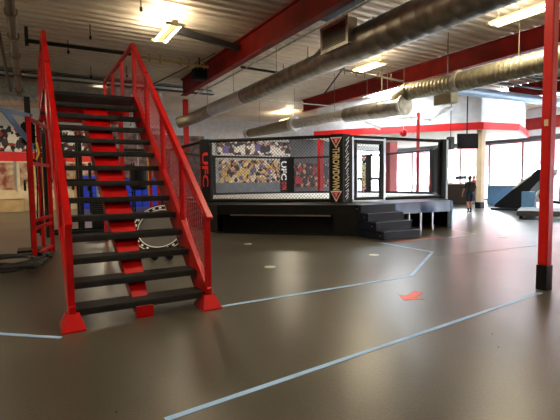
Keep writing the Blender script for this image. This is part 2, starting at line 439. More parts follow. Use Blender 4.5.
def girder(name, label, x, y0, y1, zb, w, m):
    t = thing(name, label, 'beam', (x, y0, zb))
    MB().box(x - w / 2, x + w / 2, y0, y1, zb, zb + .035).box(x - .02, x + .02, y0, y1, zb + .035, CH - .04).box(x - w / 2, x + w / 2, y0, y1, CH - .04, CH - .003).build('girder_body', m, t)
    return t
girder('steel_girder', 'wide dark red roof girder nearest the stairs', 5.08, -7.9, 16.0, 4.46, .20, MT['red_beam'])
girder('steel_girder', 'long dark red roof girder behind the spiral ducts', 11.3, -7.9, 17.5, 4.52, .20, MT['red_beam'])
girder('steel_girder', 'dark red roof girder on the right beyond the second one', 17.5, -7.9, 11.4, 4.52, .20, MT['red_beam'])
# secondary cross channel at the hall's rear
ch = MB().box(-7.9, 6.7, 16.82, 17.3, 4.84, 4.87).box(-7.9, 6.7, 17.27, 17.3, 4.87, CH - .005).box(-7.9, 6.7, 16.80, 16.82, 4.82, 4.90, 1)
tag(rebase(ch.build('steel_channel', [MT['darkgrey'], MT['galvw']]), (0, 17.3, 4.9)), 'grey steel channel crossing under the roof behind the stairs', 'beam')
for i, x in enumerate([2.0, 8.6, 14.5, 20.5]):
    pass

# ---------------------------------------------------------------- ceiling lights
def make_light():
    t = thing('ceiling_light', 'x', 'light', (0, 0, 0), 0, 'twin fluorescent strip lights under the roof deck')
    mb = MB().box(-.06, .06, -.66, .66, .05, .11); mb.box(-.2, .2, -.66, -.60, .0, .05).box(-.2, .2, .60, .66, .0, .05)
    mb.build('lamp_housing', MT['reflector'], t)
    for s in (-.12, .12):
        MB().tube([(s, -.60, .015), (s, .60, .015)], .03, 10).build('lamp_tube', MT['tube'], t, smooth=True)
    for yy in (-.5, .5): MB().tube([(0, yy, .11), (0, yy, .45)], .006, 6).build('hanger_rod', MT['pipe'], t)
    return t
L0 = make_light()
LL = ['lit twin-tube strip light above the staircase, left of the near girder', 'lit twin-tube strip light between the large duct and the far girder', 'lit twin-tube strip light at upper right beside the near red column']
for i, (x, y) in enumerate(LAMPS):
    t = L0 if i == 0 else copy_tree(L0)
    x, y = x * .933, y * .933
    t.location = (x, y, 4.60); t['label'] = {11: 'added twin-tube strip light brightening the dark grey back wall', 12: 'added twin-tube strip light brightening the back wall behind the stairs', 13: 'added twin-tube strip light brightening the back wall at far left'}.get(i) or LL[i] if i < 3 else 'twin-tube strip light outside the photographed view, %s' % ['front left', 'far left', 'left side', 'behind the viewer', 'behind the viewer at right', 'rear left corner', 'right side', 'rear right', 'y', 'y', 'y'][i - 3]
    area('strip_light_glow', (x, y, 4.57), (0, 0, 0), .3, 1.2, LAMP_POWER * (2.4 if y > 15 else 1), LAMP_COL)  # added rear row runs stronger to lift the back wall
    area('strip_light_uplight', (x, y, 4.72), (PI, 0, 0), .3, 1.2, LAMP_UP, LAMP_COL)

# ---------------------------------------------------------------- ducts
def spiral(mb, pts, r0, r1, pitch=.22, lip=.012, n=20):
    """ribbed round duct following a polyline"""
    P = [Vector(p) for p in pts]; seg = []; tot = sum((b - a).length for a, b in zip(P[:-1], P[1:])); acc = 0
    out = []; rad = []
    for a, b in zip(P[:-1], P[1:]):
        L = (b - a).length; m = max(1, int(L / pitch))
        for i in range(m):
            t = i / m; p = a.lerp(b, t); f = (acc + L * t) / tot; r = r0 + (r1 - r0) * f
            d = (b - a).normalized()
            out += [p, p + d * min(.02, L / m * .2), p + d * min(.04, L / m * .4)]; rad += [r, r + lip, r]
        acc += L
    out.append(P[-1]); rad.append(r1)
    return mb.tube(out, rad, n)
t = thing('spiral_duct', 'large dull metal spiral duct crossing the ceiling above the cage', 'duct', (6.2, -2, 3.8))
spiral(MB(), [(6.2, -4, 4.15), (6.2, 7.3, 4.15)], .345, .345, .35, .005).build('wide_section', MT['galvdark'], t, smooth=True)
MB().tube([(6.2, 7.3, 4.15), (6.2, 8.3, 4.15), (6.2, 8.9, 4.08)], [.345, .345, .25], 20).build('reducer', MT['galvdark'], t, smooth=True)
spiral(MB(), [(6.2, 8.9, 4.08), (6.2, 13.1, 4.05)], .25, .245, .35, .004).build('narrow_section', MT['galvdark'], t, smooth=True)
MB().tube([(6.2, 13.1, 4.05), (6.2, 16.0, 4.04)], .25, 20).build('bright_sleeve', MT['galvw'], t, smooth=True)
MB().tube([(6.2, 16.0, 4.04), (6.2, 18.3, 4.02), (6.1, 18.8, 3.98), (5.8, 19.1, 3.9)], [.24, .24, .24, .24], 20).build('far_section', MT['yellowduct'], t, smooth=True)
gb = MB().box(5.75, 6.0, 7.25, 8.15, 4.08, 4.60)
gbo = gb.build('grille_box', MT['galvdark'], t)
fr = MB(); X = 5.735
fr.box(X, X + .02, 7.22, 8.18, 4.55, 4.62).box(X, X + .02, 7.22, 8.18, 4.05, 4.12).box(X, X + .02, 7.22, 7.29, 4.12, 4.55).box(X, X + .02, 8.11, 8.18, 4.12, 4.55)
fr.build('grille_frame', MT['galv'], gbo)
gs = MB()
for i in range(10): gs.box(X + .004, X + .016, 7.29, 8.11, 4.125 + i * .043, 4.150 + i * .043)
gs.build('grille_slats', MT['grilled'], gbo)
for yy in (1, 4.5, 8.6, 11, 14, 16.5): MB().tube([(6.2, yy, 4.3), (6.2, yy, CH)], .01, 6).build('hanger_rod', MT['pipe'], t)

t = thing('spiral_duct', 'tan ribbed spiral duct at upper right running in front of the far girder', 'duct', (9.55, 0, 3.4))
spiral(MB(), [(9.55, -4, 3.72), (9.55, 7.6, 3.72), (9.55, 9.2, 3.80)], .235, .235, .12, .008).build('ribbed_run', MT['yellowduct'], t, smooth=True)
el = [(9.55, 9.2 + .48 * math.sin(a), 3.80 - .40 * (1 - math.cos(a))) for a in [PI / 2 * i / 7 for i in range(8)]]
MB().tube(el, .26, 20).build('elbow', MT['yellowduct'], t, smooth=True)
MB().tube([(9.55, 7.5, 3.75), (9.55, 7.62, 3.755)], .265, 20).build('coupling_ring', MT['galv'], t, smooth=True)
for yy in (2, 4.9, 6.0, 7.9): MB().tube([(9.55, yy, 3.9), (9.55, yy, CH)], .008, 6).build('hanger_rod', MT['pipe'], t)
spiral(MB(), [(9.5, 9.36, 3.41), (9.5, 12.0, 3.50)], .27, .25, .4, .004).build('wide_run', MT['galvdark'], t, smooth=True)
MB().tube([(9.5, 12.0, 3.52), (9.5, 15.3, 3.60)], .19, 18).build('narrow_run', MT['galv'], t, smooth=True)
MB().tube([(9.5, 15.3, 3.62), (9.5, 15.55, 3.62)], .30, 18).build('collar', MT['galvw'], t, smooth=True)
MB().tube([(9.5, 15.55, 3.62), (9.5, 19.6, 3.66)], [.26, .20], 18).build('end_run', MT['yellowduct'], t, smooth=True)
MB().tube([(9.5, 19.6, 3.66), (9.5, 19.8, 3.66)], .26, 18).build('end_collar', MT['galvw'], t, smooth=True)
MB().tube([(9.45, 9.28, 3.40), (9.45, 9.36, 3.40)], .30, 24).build('flange', MT['galvw'], t, smooth=True)
MB().tube([(9.45, 9.262, 3.40), (9.45, 9.28, 3.40)], .25, 24).build('damper_disc', MT['galv'], t, smooth=True)
for yy in (10.3, 12.7, 15.4, 18.5): MB().tube([(9.5, yy, 3.7), (9.5, yy, CH)], .008, 6).build('hanger_rod', MT['pipe'], t)
t = thing('duct_plenum', 'cream boxed duct fitting below the elbow of the tan duct', 'duct', (9.95, 8.3, 3.3))
MB().box(9.8, 10.1, 8.0, 8.5, 3.32, 3.58).build('plenum_box', MT['carton'], t, bev=.01)
MB().box(9.76, 9.80, 7.97, 8.53, 3.29, 3.61).build('plenum_flange', MT['carton'], t)
MB().tube([(9.95, 8.25, 3.58), (9.95, 8.25, CH)], .008, 6).build('hanger_rod', MT['pipe'], t)
t = thing('round_duct', 'pale blue-white round duct crossing in front of the soffit box', 'duct', (10, 10.2, 4.2))
MB().tube([(11.9, 10.2, 4.3), (XR - .1, 9.75, 4.3)], .16, 16).build('duct_run', MT['blueduct'], t, smooth=True)
for xx in (12.5, 15.5, 19): MB().tube([(xx, 10.1, 4.4), (xx, 10.1, CH)], .008, 6).build('hanger_rod', MT['pipe'], t)
t = thing('rectangular_duct', 'big rectangular galvanised duct hanging behind the top of the stairs', 'duct', (-1, 18, 4))
MB().box(-1.5, 2.9, 17.9, 18.9, 4.15, 4.88).build('long_duct', MT['galv'], t)
MB().box(2.9, 4.9, 17.7, 18.9, 3.45, 4.88).build('drop_section', MT['galvw'], t, bev=.12)
sm = MB()
for xx in (-.9, 0, .9, 1.8, 2.75): sm.box(xx, xx + .04, 17.87, 18.93, 4.13, 4.90)
for xx in (3.5, 4.2): sm.box(xx, xx + .03, 17.67, 18.9, 3.5, 4.8)
sm.build('duct_seam', MT['galv'], t)
# low metal pieces hanging right of the cage
for i, (x, y, z, l, w, ry, lb) in enumerate([(10.95, 11.6, 3.45, 2.6, .35, -4, 'long grey angled strip of ducting above the cage gate'), (13.3, 11.4, 3.72, 1.3, .3, -24, 'short tilted metal duct blade left of the soffit box'), (10.9, 12.6, 3.38, 1.1, .3, 14, 'short pale duct blade hanging over the cage')]):
    mxx = Matrix.Translation((x, y, z)) @ Matrix.Rotation(R(ry), 4, 'Y') @ Matrix.Rotation(R(10), 4, 'X')
    mb = MB().box(-l / 2, l / 2, -w / 2, w / 2, -.03, .03, mx=mxx).box(-l / 2, l / 2, -w / 2, -w / 2 + .02, -.08, .03, mx=mxx)
    mb.tube([(x, y, z), (x, y, CH - .012)], .008, 6)
    tag(rebase(mb.build('angled_duct', MT['galv']), (x, y, z)), lb, 'duct')

# pipes and conduits
def pipe(name, label, pts, r, m, extra=None):
    mb = MB().tube(pts, r, 10)
    if extra: extra(mb)
    o = mb.build(name, m, smooth=True)
    return tag(rebase(o, pts[0]), label, 'pipe')
def clamps(mb):
    for yy in (8.0, 9.5, 11, 12.6, 14.5, 17): mb.tube([(-.15, yy, 4.4), (-.15, yy + .07, 4.4)], .115, 10); mb.tube([(-.15, yy, 4.45), (-.15, yy, CH)], .012, 6)
pipe('roof_pipe', 'thick old grey pipe running lengthwise under the roof at far left', [(-.15, -6, 4.4), (-.15, 20, 4.4)], .085, MT['pipe'], clamps)
pipe('roof_pipe', 'thinner pipe beside the thick one at far left', [(-.42, -6, 4.5), (-.42, 20, 4.5)], .04, MT['pipe'])
pipe('sprinkler_pipe', 'black sprinkler pipe crossing behind the left stair railing', [(.1, 12.4, 4.72), (2.6, 12.5, 4.75)], .05, MT['blackm'], lambda mb: mb.tube([(.1, 12.4, 4.6), (.1, 12.4, CH)], .04, 8))
def fit(mb):
    for xx in (3.1, 3.4, 4.0, 4.25, 4.5, 4.7): mb.tube([(xx, 12.75, 4.65), (xx, 12.75, 4.9)], .018, 6); mb.tube([(xx - .03, 12.77, 4.74), (xx + .03, 12.77, 4.74)], .05, 8)
pipe('sprinkler_pipe', 'sprinkler pipe with fittings, coloured as lit yellow by the strip light', [(2.6, 12.6, 4.75), (4.85, 12.8, 4.74)], .036, MT['pipelit'], fit)
pipe('sprinkler_pipe', 'short dark pipe linking the near girder to the large duct', [(5.2, 11.2, 4.42), (7.6, 11.4, 4.42)], .035, MT['blackm'])
pipe('conduit', 'thin light conduit following the lower edge of the near girder', [(5.35, -4, 4.42), (5.35, 15.6, 4.42)], .022, MT['galv'], lambda mb: [mb.tube([(5.35, yy, 4.42), (5.35, yy, CH - .012)], .008, 6) for yy in (5, 6.5, 8, 10, 12.5)])
pipe('conduit', 'thin light conduit crossing under the large duct toward the far girder', [(6.5, 13.2, 4.0), (11.1, 13.4, 4.05)], .02, MT['galv'])
pipe('sprinkler_pipe', 'grey sprinkler pipe with fittings hanging right of the large duct', [(7.3, 9.6, 4.25), (9.9, 9.8, 4.22)], .03, MT['pipe'], lambda mb: [mb.tube([(xx, 9.7, 4.15), (xx, 9.7, 4.35)], .014, 6) for xx in (7.6, 8.0, 8.3, 8.8, 9.3)])
pipe('conduit', 'black pipe crossing the roof above the pale blue duct', [(12.2, 9.3, 4.44), (23.5, 8.9, 4.44)], .04, MT['blackm'])
pipe('conduit', 'dark conduit under the roof between the soffit box and the near column', [(12.2, 8.2, 4.46), (23.5, 8.0, 4.46)], .03, MT['blackm'])
pipe('conduit', 'slanting thin brace rod near the end of the near girder', [(3.3, 14.9, 4.3), (4.9, 12.3, CH - .02)], .02, MT['pipe'])
pipe('conduit', 'slanting dark brace rod beneath the roof beyond the large duct', [(8.0, 11.2, 3.95), (8.0, 9.6, 4.9)], .02, MT['blackm'])
proto = None
for i, (x, y) in enumerate([(1.42, 11.5), (1.05, 13.0), (2.1, 9.2), (7.1, 8.0), (7.4, 9.1), (7.0, 10.6), (7.3, 12.5), (2.9, 15.0), (8.2, 7.0), (1.9, 15.6)]):
    if proto is None:
        mb = MB().tube([(0, 0, -.32), (0, 0, 0)], .012, 6).tube([(0, 0, -.36), (0, 0, -.28)], .03, 8)
        proto = mb.build('ceiling_sprinkler', MT['blackm']); o = proto
    else:
        o = proto.copy(); COL.objects.link(o)
    o.location = (x, y, CH)
    tag(o, 'small dark sprinkler drop hanging from the corrugated deck', 'sprinkler', 'sprinkler drops under the deck')
t = thing('hung_speaker', 'black box speaker hung beside the near girder', 'speaker', (4.75, 13.0, 4.55))
MB().box(4.45, 4.85, 12.85, 13.2, 4.38, 4.72).build('speaker_case', MT['black'], t, bev=.03)
MB().box(4.63, 4.67, 13.0, 13.04, 4.72, CH).build('bracket', MT['blackm'], t)
tag(rebase(MB().box(5.5, 6.0, 7.0, 8.3, 4.85, CH - .01).build('roof_vent', MT['black']), (5.7, 7.6, 4.9)), 'dark rectangular opening between the near girder and the grille box', 'vent')
t = thing('roof_strut', 'dark steel strut running from the strip light to the near girder', 'beam', (3.2, 12, 4.85))
MB().bar((3.3, 10.7, 4.95), (5.0, 10.9, 4.82), .12, .14).build('strut_body', MT['darkgrey'], t)
t = thing('pendant_ball', 'red round ball pendant hanging on a thin wire above the cage gate', 'pendant', (11.0, 10.87, 2.66))
bm_ = MB(); rings = 8
vs = [(0, 0, -.13)]; 
pts = [(11.0, 10.87, 2.85 - .13 * math.cos(PI * (i + .02) / 8.04)) for i in range(9)]
MB().tube(pts, [max(.004, .13 * math.sin(PI * i / 8)) for i in range(9)], 14).build('ball', MT['ball'], t, smooth=True)
MB().tube([(11.0, 10.87, 2.97), (11.0, 10.87, CH)], .007, 6).build('wire', MT['galv'], t)

# ---------------------------------------------------------------- staircase
X0, X1 = .275, 1.515          # string positions
Y0, RUN, RISE, N = 4.16, .2343, .1886, 13
YT, ZT = Y0 + RUN * N, RISE * (N + 1) - .03
stair = thing('staircase', 'red steel open staircase with black treads, mesh railings and a landing', 'staircase', (.86, 4.15, 0))
for i in range(N):
    y = Y0 + RUN * i; z = .159 + RISE * i
    MB().box(X0 + .03, X1 - .03, y, y + .27, z - .045, z).box(X0 + .03, X1 - .03, y, y + .02, z - .06, z - .045).build('tread', MT['tread'], stair, bev=.006)
YL = 10.35
MB().box(X0 - .05, X1 + .05, Y0 + RUN * N, YL, .159 + RISE * N - .05, .159 + RISE * N).build('landing_deck', MT['blackm'], stair)
ZL = .159 + RISE * N
sl = RISE / RUN
def string_bar(x, w, name='stringer'):
    mb = MB(); ya, za = Y0 - .03, .02
    poly = [(ya - .02, 0), (ya + .20, 0), (YT + .12, ZL - .30), (YT + .12, ZL + .0), (YT - .05, ZL + .0), (ya - .02, .20)]
    vs = [(x - w / 2, p[0], p[1]) for p in poly] + [(x + w / 2, p[0], p[1]) for p in poly]; n = 6
    mb.add(vs, [tuple(range(n)), tuple(range(n, 2 * n))[::-1]] + [(i, i + n, (i + 1) % n + n, (i + 1) % n) for i in range(n)])
    return mb.build(name, MT['red'], stair)
for x in (X0, X1): string_bar(x, .05)
# broad centre stringer under the treads, tapering to its foot
mb = MB(); xc = .89
for (w, off) in ((.22, .10),):
    a = [(Y0 + .06, 0), (Y0 + .24, 0), (Y0 + .24 + .9, .9 * sl + .0), (YT + .1, ZL - .42), (YT + .1, ZL - .14), (YT - .05, ZL - .16), (Y0 + 1.0, 1.0 * sl - .0), (Y0 + .06, .06)]
    vs = []; n = 8
    for s in (-1, 1):
        for (yy, zz) in a: vs.append((xc + s * (.055 + .105 * min(1, zz / 1.0)), yy, zz))
    mb.add(vs, [tuple(range(n)), tuple(range(n, 2 * n))[::-1]] + [(i, i + n, (i + 1) % n + n, (i + 1) % n) for i in range(n)])
mb.build('centre_stringer', MT['red'], stair)
MB().box(xc - .075, xc + .075, Y0 - .02, Y0 + .06, 0, .11).build('foot_plate', MT['red'], stair)
for x in (X0, X1):
    mb = MB(); s = .095
    q = [(x - s, Y0 - .14), (x + s, Y0 - .14), (x + s, Y0 + .17), (x - s, Y0 + .17)]
    w = .055; q2 = [(x - w, Y0 - .055), (x + w, Y0 - .055), (x + w, Y0 + .06), (x - w, Y0 + .06)]
    vs = [(a, b, 0) for a, b in q] + [(a, b, .015) for a, b in q] + [(a, b, .135) for a, b in q2]
    mb.add(vs, [(3, 2, 1, 0)] + [(i, (i + 1) % 4, (i + 1) % 4 + 4, i + 4) for i in range(4)] + [(i + 4, (i + 1) % 4 + 4, (i + 1) % 4 + 8, i + 8) for i in range(4)] + [(8, 9, 10, 11)])
    mb.build('base_shoe', MT['red'], stair)
RH = .80; py = .045
post_y = [Y0 - .01, 4.93, 5.70, 6.50, 7.30, 8.3, 9.3, YL - .03]
def rail_z(y): return .159 + sl * (y - Y0) + RH if y < 7.3 else 3.45
def floor_z(y): return max(.0, .02 + sl * (y - Y0 + .06)) if y < YT else ZL - .1
for x in (X0 - .005, X1 + .005):
    for yy in post_y:
        MB().box(x - .028, x + .028, yy - .028, yy + .028, .12 if yy < 4.3 else floor_z(yy), rail_z(yy)).build('post', MT['red'], stair, bev=.004)
    rl = MB()
    rl.bar((x, Y0 - .10, rail_z(Y0) - .06), (x, 7.32, 3.46), .06, .045).bar((x, 7.30, 3.45), (x, YL, 3.45), .06, .045)
    rl.build('handrail', MT['red'], stair, bev=.006)
    lr = MB()
    for h in (.70,):
        dz = RH - h
        lr.bar((x, Y0, rail_z(Y0) - dz), (x, 7.30, rail_z(7.299) - dz), .03, .03)
    lr.bar((x, 7.3, ZL + .08), (x, YL, ZL + .08), .03)
    lr.build('mid_rail', MT['red'], stair)
    # wire mesh infill, sheared to follow the flight
    me = MB(); ys_ = Y0 + .03
    L = 7.27 - ys_; H = RH - .12; pitch = .06; wv = .0055
    def sp(u, v): return Vector((x, ys_ + u, .159 + sl * (ys_ + u - Y0) + .08 + v))
    u = pitch
    def wr(a, b):
        me.tube([a, b], wv / 2 * 1.1, 3, caps=False)
    while u < L: wr(sp(u, 0), sp(u, H)); u += pitch
    v = 0
    while v < H + .001: wr(sp(0, v), sp(L, v)); v += pitch
    me.wires((x, 7.3, ZL + .1), (0, 1, 0), (0, 0, 1), YL - 7.3, .70, .12, .002, diamond=False)
    me.build('mesh_infill', MT['red'], stair)
# landing legs with ladder rungs
for (xa, ya) in ((.03, 8.04), (.33, 9.17), (1.42, 8.04), (1.42, 10.2), (.2, 10.2)):
    MB().box(xa - .035, xa + .035, ya - .035, ya + .035, 0, ZL - .06 if xa > .1 else 2.33).build('landing_leg', MT['red'], stair)
for zz in (.12, .55, .68, 1.6, 2.3): MB().bar((.03, 8.04, zz), (.33, 9.17, zz), .04, .05).build('ladder_rung', MT['red'], stair)
for yy in (8.04, 9.17): MB().bar((X0 - .05, yy, ZL - .14), (X1 + .05, yy, ZL - .14), .08, .08).build('cross_beam', MT['red'], stair)

# ---------------------------------------------------------------- octagonal cage
CX, CY, RAD, ZD, ZF = 8.966, 13.79, 5.035, .71, 2.44
V = [Vector((CX + RAD * math.cos(R(-157.5 + 45 * i)), CY + RAD * math.sin(R(-157.5 + 45 * i)), 0)) for i in range(8)]
offs = [1.38, 1.42, .04, .1, .1, .1, .1, .3]
def nrm(i): a = R(-135 + 45 * i); return Vector((math.cos(a), math.sin(a), 0))
poly = []
for i in range(8):                      # corner i lies between edge i-1 and edge i
    n1, n2 = nrm((i - 1) % 8), nrm(i); d1 = n1.dot(V[i]) + offs[(i - 1) % 8]; d2 = n2.dot(V[i]) + offs[i]
    det = n1.x * n2.y - n1.y * n2.x
    poly.append(((d1 * n2.y - d2 * n1.y) / det, (n1.x * d2 - n2.x * d1) / det))
cage = thing('fighting_cage', 'black octagonal fighting cage on a raised skirted platform', 'cage', (CX, CY, 0))
# platform top: everywhere but the canvas is vinyl
MB().prism(poly, ZD - .06, ZD - .004).build('platform_deck', MT['black'], cage)
MB().prism([(v.x + (CX - v.x) * .01, v.y + (CY - v.y) * .01) for v in V], ZD - .004, ZD + .006).build('canvas', MT['canvas'], cage)
inner = [(CX + (x - CX) * .93, CY + (y - CY) * .93) for x, y in poly]
# skirts: one cloth per side. side 1 (with the steps) is a short blue drape over an open frame
def cloth(p, q, z0, z1, amp, seed, out):
    rnd = random.Random(seed); ph = [rnd.uniform(0, 6) for _ in range(4)]
    p = Vector(p); q = Vector(q); d = (q - p); L = d.length; d.normalize(); nv = Vector((d.y, -d.x, 0))
    def fn(u, v):
        s = u * L; w = amp * (1 - v * .85) * (math.sin(s * 5.1 + ph[0] + v) + .6 * math.sin(s * 9.3 + ph[1]) + .3 * math.sin(s * 17 + ph[2]))
        return p + d * s + nv * (w + out) + Vector((0, 0, z0 + (z1 - z0) * v))
    return fn
for i in range(8):
    p = (poly[i][0], poly[i][1], 0); q = (poly[(i + 1) % 8][0], poly[(i + 1) % 8][1], 0)
    L = (Vector(q) - Vector(p)).length
    z0, m = (0.0, MT['black'])
    if i == 1:
        continue
    if i == 0:                           # dark recess with a step rail on the left front side
        P = Vector(p); Q = Vector(q)
        mb = MB().grid_sheet(cloth(P, Q, .47, ZD, .004, i, .0), 60, 6)
        mb.build('skirt', m, cage, smooth=True)
        mb = MB(); a = P.lerp(Q, .10); b = P.lerp(Q, .80)
        mb.bar((a.x, a.y, .46), (b.x, b.y, .46), .05, .03)
        mb.build('recess_rail', MT['galvdark'], cage)
        mb = MB().grid_sheet(cloth(P.lerp(Q, .82), Q, .0, .47, .02, 5, .02), 30, 8)
        mb.build('skirt', m, cage, smooth=True)
        nv = nrm(0) * -.35
        mb = MB(); A, B = P + nv, Q + nv
        mb.add([(A.x, A.y, 0), (B.x, B.y, 0), (B.x, B.y, .46), (A.x, A.y, .46)], [(0, 1, 2, 3)])
        mb.bar((P.x - .0, P.y + .02, 0.02), (Q.x, Q.y + .02, .02), .04, .04)
        mb.build('recess_back', m, cage)
        continue
    MB().grid_sheet(cloth(p, q, z0, ZD, .012, i, .0), 50, 6).build('skirt', m, cage, smooth=True)
P = Vector((poly[1][0], poly[1][1], 0)); Q = Vector((poly[2][0], poly[2][1], 0))
MB().grid_sheet(cloth(P, Vector((6.55, P.y, 0)), 0, ZD, .01, 21, .02), 8, 6).build('skirt', MT['bluevinyl'], cage, smooth=True)
MB().grid_sheet(cloth((7.40, P.y, 0), Q, .45, ZD + .004, .014, 22, .02), 40, 6).build('blue_drape', MT['bluevinyl'], cage, smooth=True)
MB().box(7.4, Q.x, P.y - .01, V[1].y - .05, ZD - .002, ZD + .012).build('blue_walkway', MT['bluevinyl'], cage)
for xx in (8.05, 8.45, 8.87, Q.x - .05):
    MB().box(xx - .02, xx + .02, P.y + .02, P.y + .06, 0, ZD - .06).build('platform_leg', MT['silver'], cage)
MB().box(Q.x - .03, Q.x + .02, P.y - .03, P.y + .02, 0, ZD).build('corner_trim', MT['ltblue'], cage)
MB().box(7.3, Q.x + .6, P.y + .9, P.y + .95, 0, ZD - .06).build('inner_skirt', MT['black'], cage)
# posts with pads
posts = []
for i, v in enumerate(V):
    posts.append(MB().tube([(v.x, v.y, ZD - .1), (v.x, v.y, ZF)], .05, 10).build('fence_post', MT['blackm'], cage))
    a = math.atan2(v.y - CY, v.x - CX)
    big = i in (0, 1)
    rp = .20 if big else .36 if i == 5 else .24 if i == 4 else .15
    pr_ = [(v.x + rp * math.cos(a + R(d)) * 1.0, v.y + rp * math.sin(a + R(d))) for d in (-112.5, -67.5, -22.5, 22.5, 67.5, 112.5)] if False else None
    # pad wraps the post: faces follow the two fence directions
    t1 = (V[(i - 1) % 8] - v).normalized(); t2 = (V[(i + 1) % 8] - v).normalized(); n = Vector((math.cos(a), math.sin(a), 0))
    th = .07; w = rp
    w2 = .30 if i == 1 else w
    w = .30 if i == 1 else w
    pts = [v + t1 * w - n * th, v - n * (th + .02), v + t2 * w2 - n * th, v + t2 * w2 + n * th, v + n * (th + .04), v + t1 * w + n * th]
    pd = MB().prism([(p.x, p.y) for p in pts], ZD, ZF + .03).build('post_pad', MT['black'], cage, bev=.015)
    posts[-1] = pd
def pad_text(i, side, s, m, z0, z1, hw, inside=False, down=True, rot=1):
    """lettering running down the outer (or inner) face of a post pad"""
    v = V[i]; a = math.atan2(v.y - CY, v.x - CX); n = Vector((math.cos(a), math.sin(a), 0))
    w = .30 if i == 1 else .20 if i == 0 else .36 if i == 5 else .24 if i == 4 else .15
    t = (V[(i + side) % 8] - v).normalized()
    sgn = -1 if inside else 1
    A = v + n * sgn * (.11 if not inside else .09); B = v + t * w + n * sgn * .07
    c = (A + B) / 2; d = (B - A).normalized()
    nn = Vector((d.y, -d.x, 0)); 
    if nn.dot(n * sgn) < 0: nn = -nn
    c = c + nn * .012
    xd = Vector((0, 0, -1)); yd = nn.cross(xd) 
    if rot < 0: xd = -xd; yd = -yd
    text_mesh('pad_lettering', s, m, posts[i], (c.x, c.y, (z0 + z1) / 2), xd, yd, hw, (z1 - z0), .004, .03)
    return c, nn, d
c_, n_, d_ = pad_text(1, -1, 'THROWDOWN', MT['cream_txt'], 1.02, 2.12, .185)
def tri(c, nn, d, z, s, parent, mA, mB):
    mb = MB(); o = c + nn * .002
    mb.add([o + d * s * .62 + Vector((0, 0, z + s * .5)), o - d * s * .62 + Vector((0, 0, z + s * .5)), o + Vector((0, 0, z - s * .65))], [(0, 1, 2)], 0)
    o = c + nn * .006; q = s * .78
    mb.add([o + d * q * .62 + Vector((0, 0, z + q * .48)), o - d * q * .62 + Vector((0, 0, z + q * .48)), o + Vector((0, 0, z - q * .6))], [(0, 1, 2)], 1)
    mb.build('pad_emblem', [mA, mB], parent)
    text_mesh('pad_lettering', 'T', mA, parent, o + nn * .003 + Vector((0, 0, z + q * .12)), -d if d.cross(Vector((0, 0, 1))).dot(nn) < 0 else d, (0, 0, 1), q * .4, q * .35, .003, .03)
for z in (2.26, .88): tri(Vector((c_.x, c_.y, 0)), n_, d_, z, .25, posts[1], MT['white_txt'], MT['red_txt'])
# white brush-stroke graphic on the pad's other face
v = V[1]; t = (V[2] - v).normalized(); nn = Vector((t.y, -t.x, 0)); mb = MB(); rnd = random.Random(3)
o = v + nn * .115 + t * .06
for i in range(11):
    z = .85 + i * .145; a = o + t * rnd.uniform(-.02, .02); b = o + t * rnd.uniform(.06, .11)
    mb.bar((a.x, a.y, z), (b.x, b.y, z + rnd.uniform(.05, .14)), .006, .018)
    mb.bar((b.x, b.y, z + .02), (a.x + t.x * .03, a.y + t.y * .03, z - .06), .006, .014)
mb.build('pad_script', MT['white_txt'], posts[1])
pad_text(0, 1, 'UFC', MT['red_txt'], 1.15, 2.1, .17)
pad_text(0, -1, 'UFC', MT['red_txt'], 1.15, 2.1, .12)
c2_, n2_, d2_ = pad_text(5, 1, 'UFC', MT['white_txt'], 1.35, 2.25, .30, inside=True)
c2_, n2_, d2_ = pad_text(4, 1, 'THROWDOWN', MT['cream_txt'], 1.0, 2.1, .18, inside=True)
for z in (2.28, .86): tri(Vector((c2_.x, c2_.y, 0)), n2_, d2_, z, .17, posts[4], MT['white_txt'], MT['red_txt'])
pad_text(3, 1, 'UFC', MT['red_txt'], .9, 1.5, .14, inside=True)
mb = MB(); v = V[5]; 
c5, n5, d5 = pad_text(5, 1, 'GYM', MT['red_txt'], .88, 1.28, .26, inside=True)
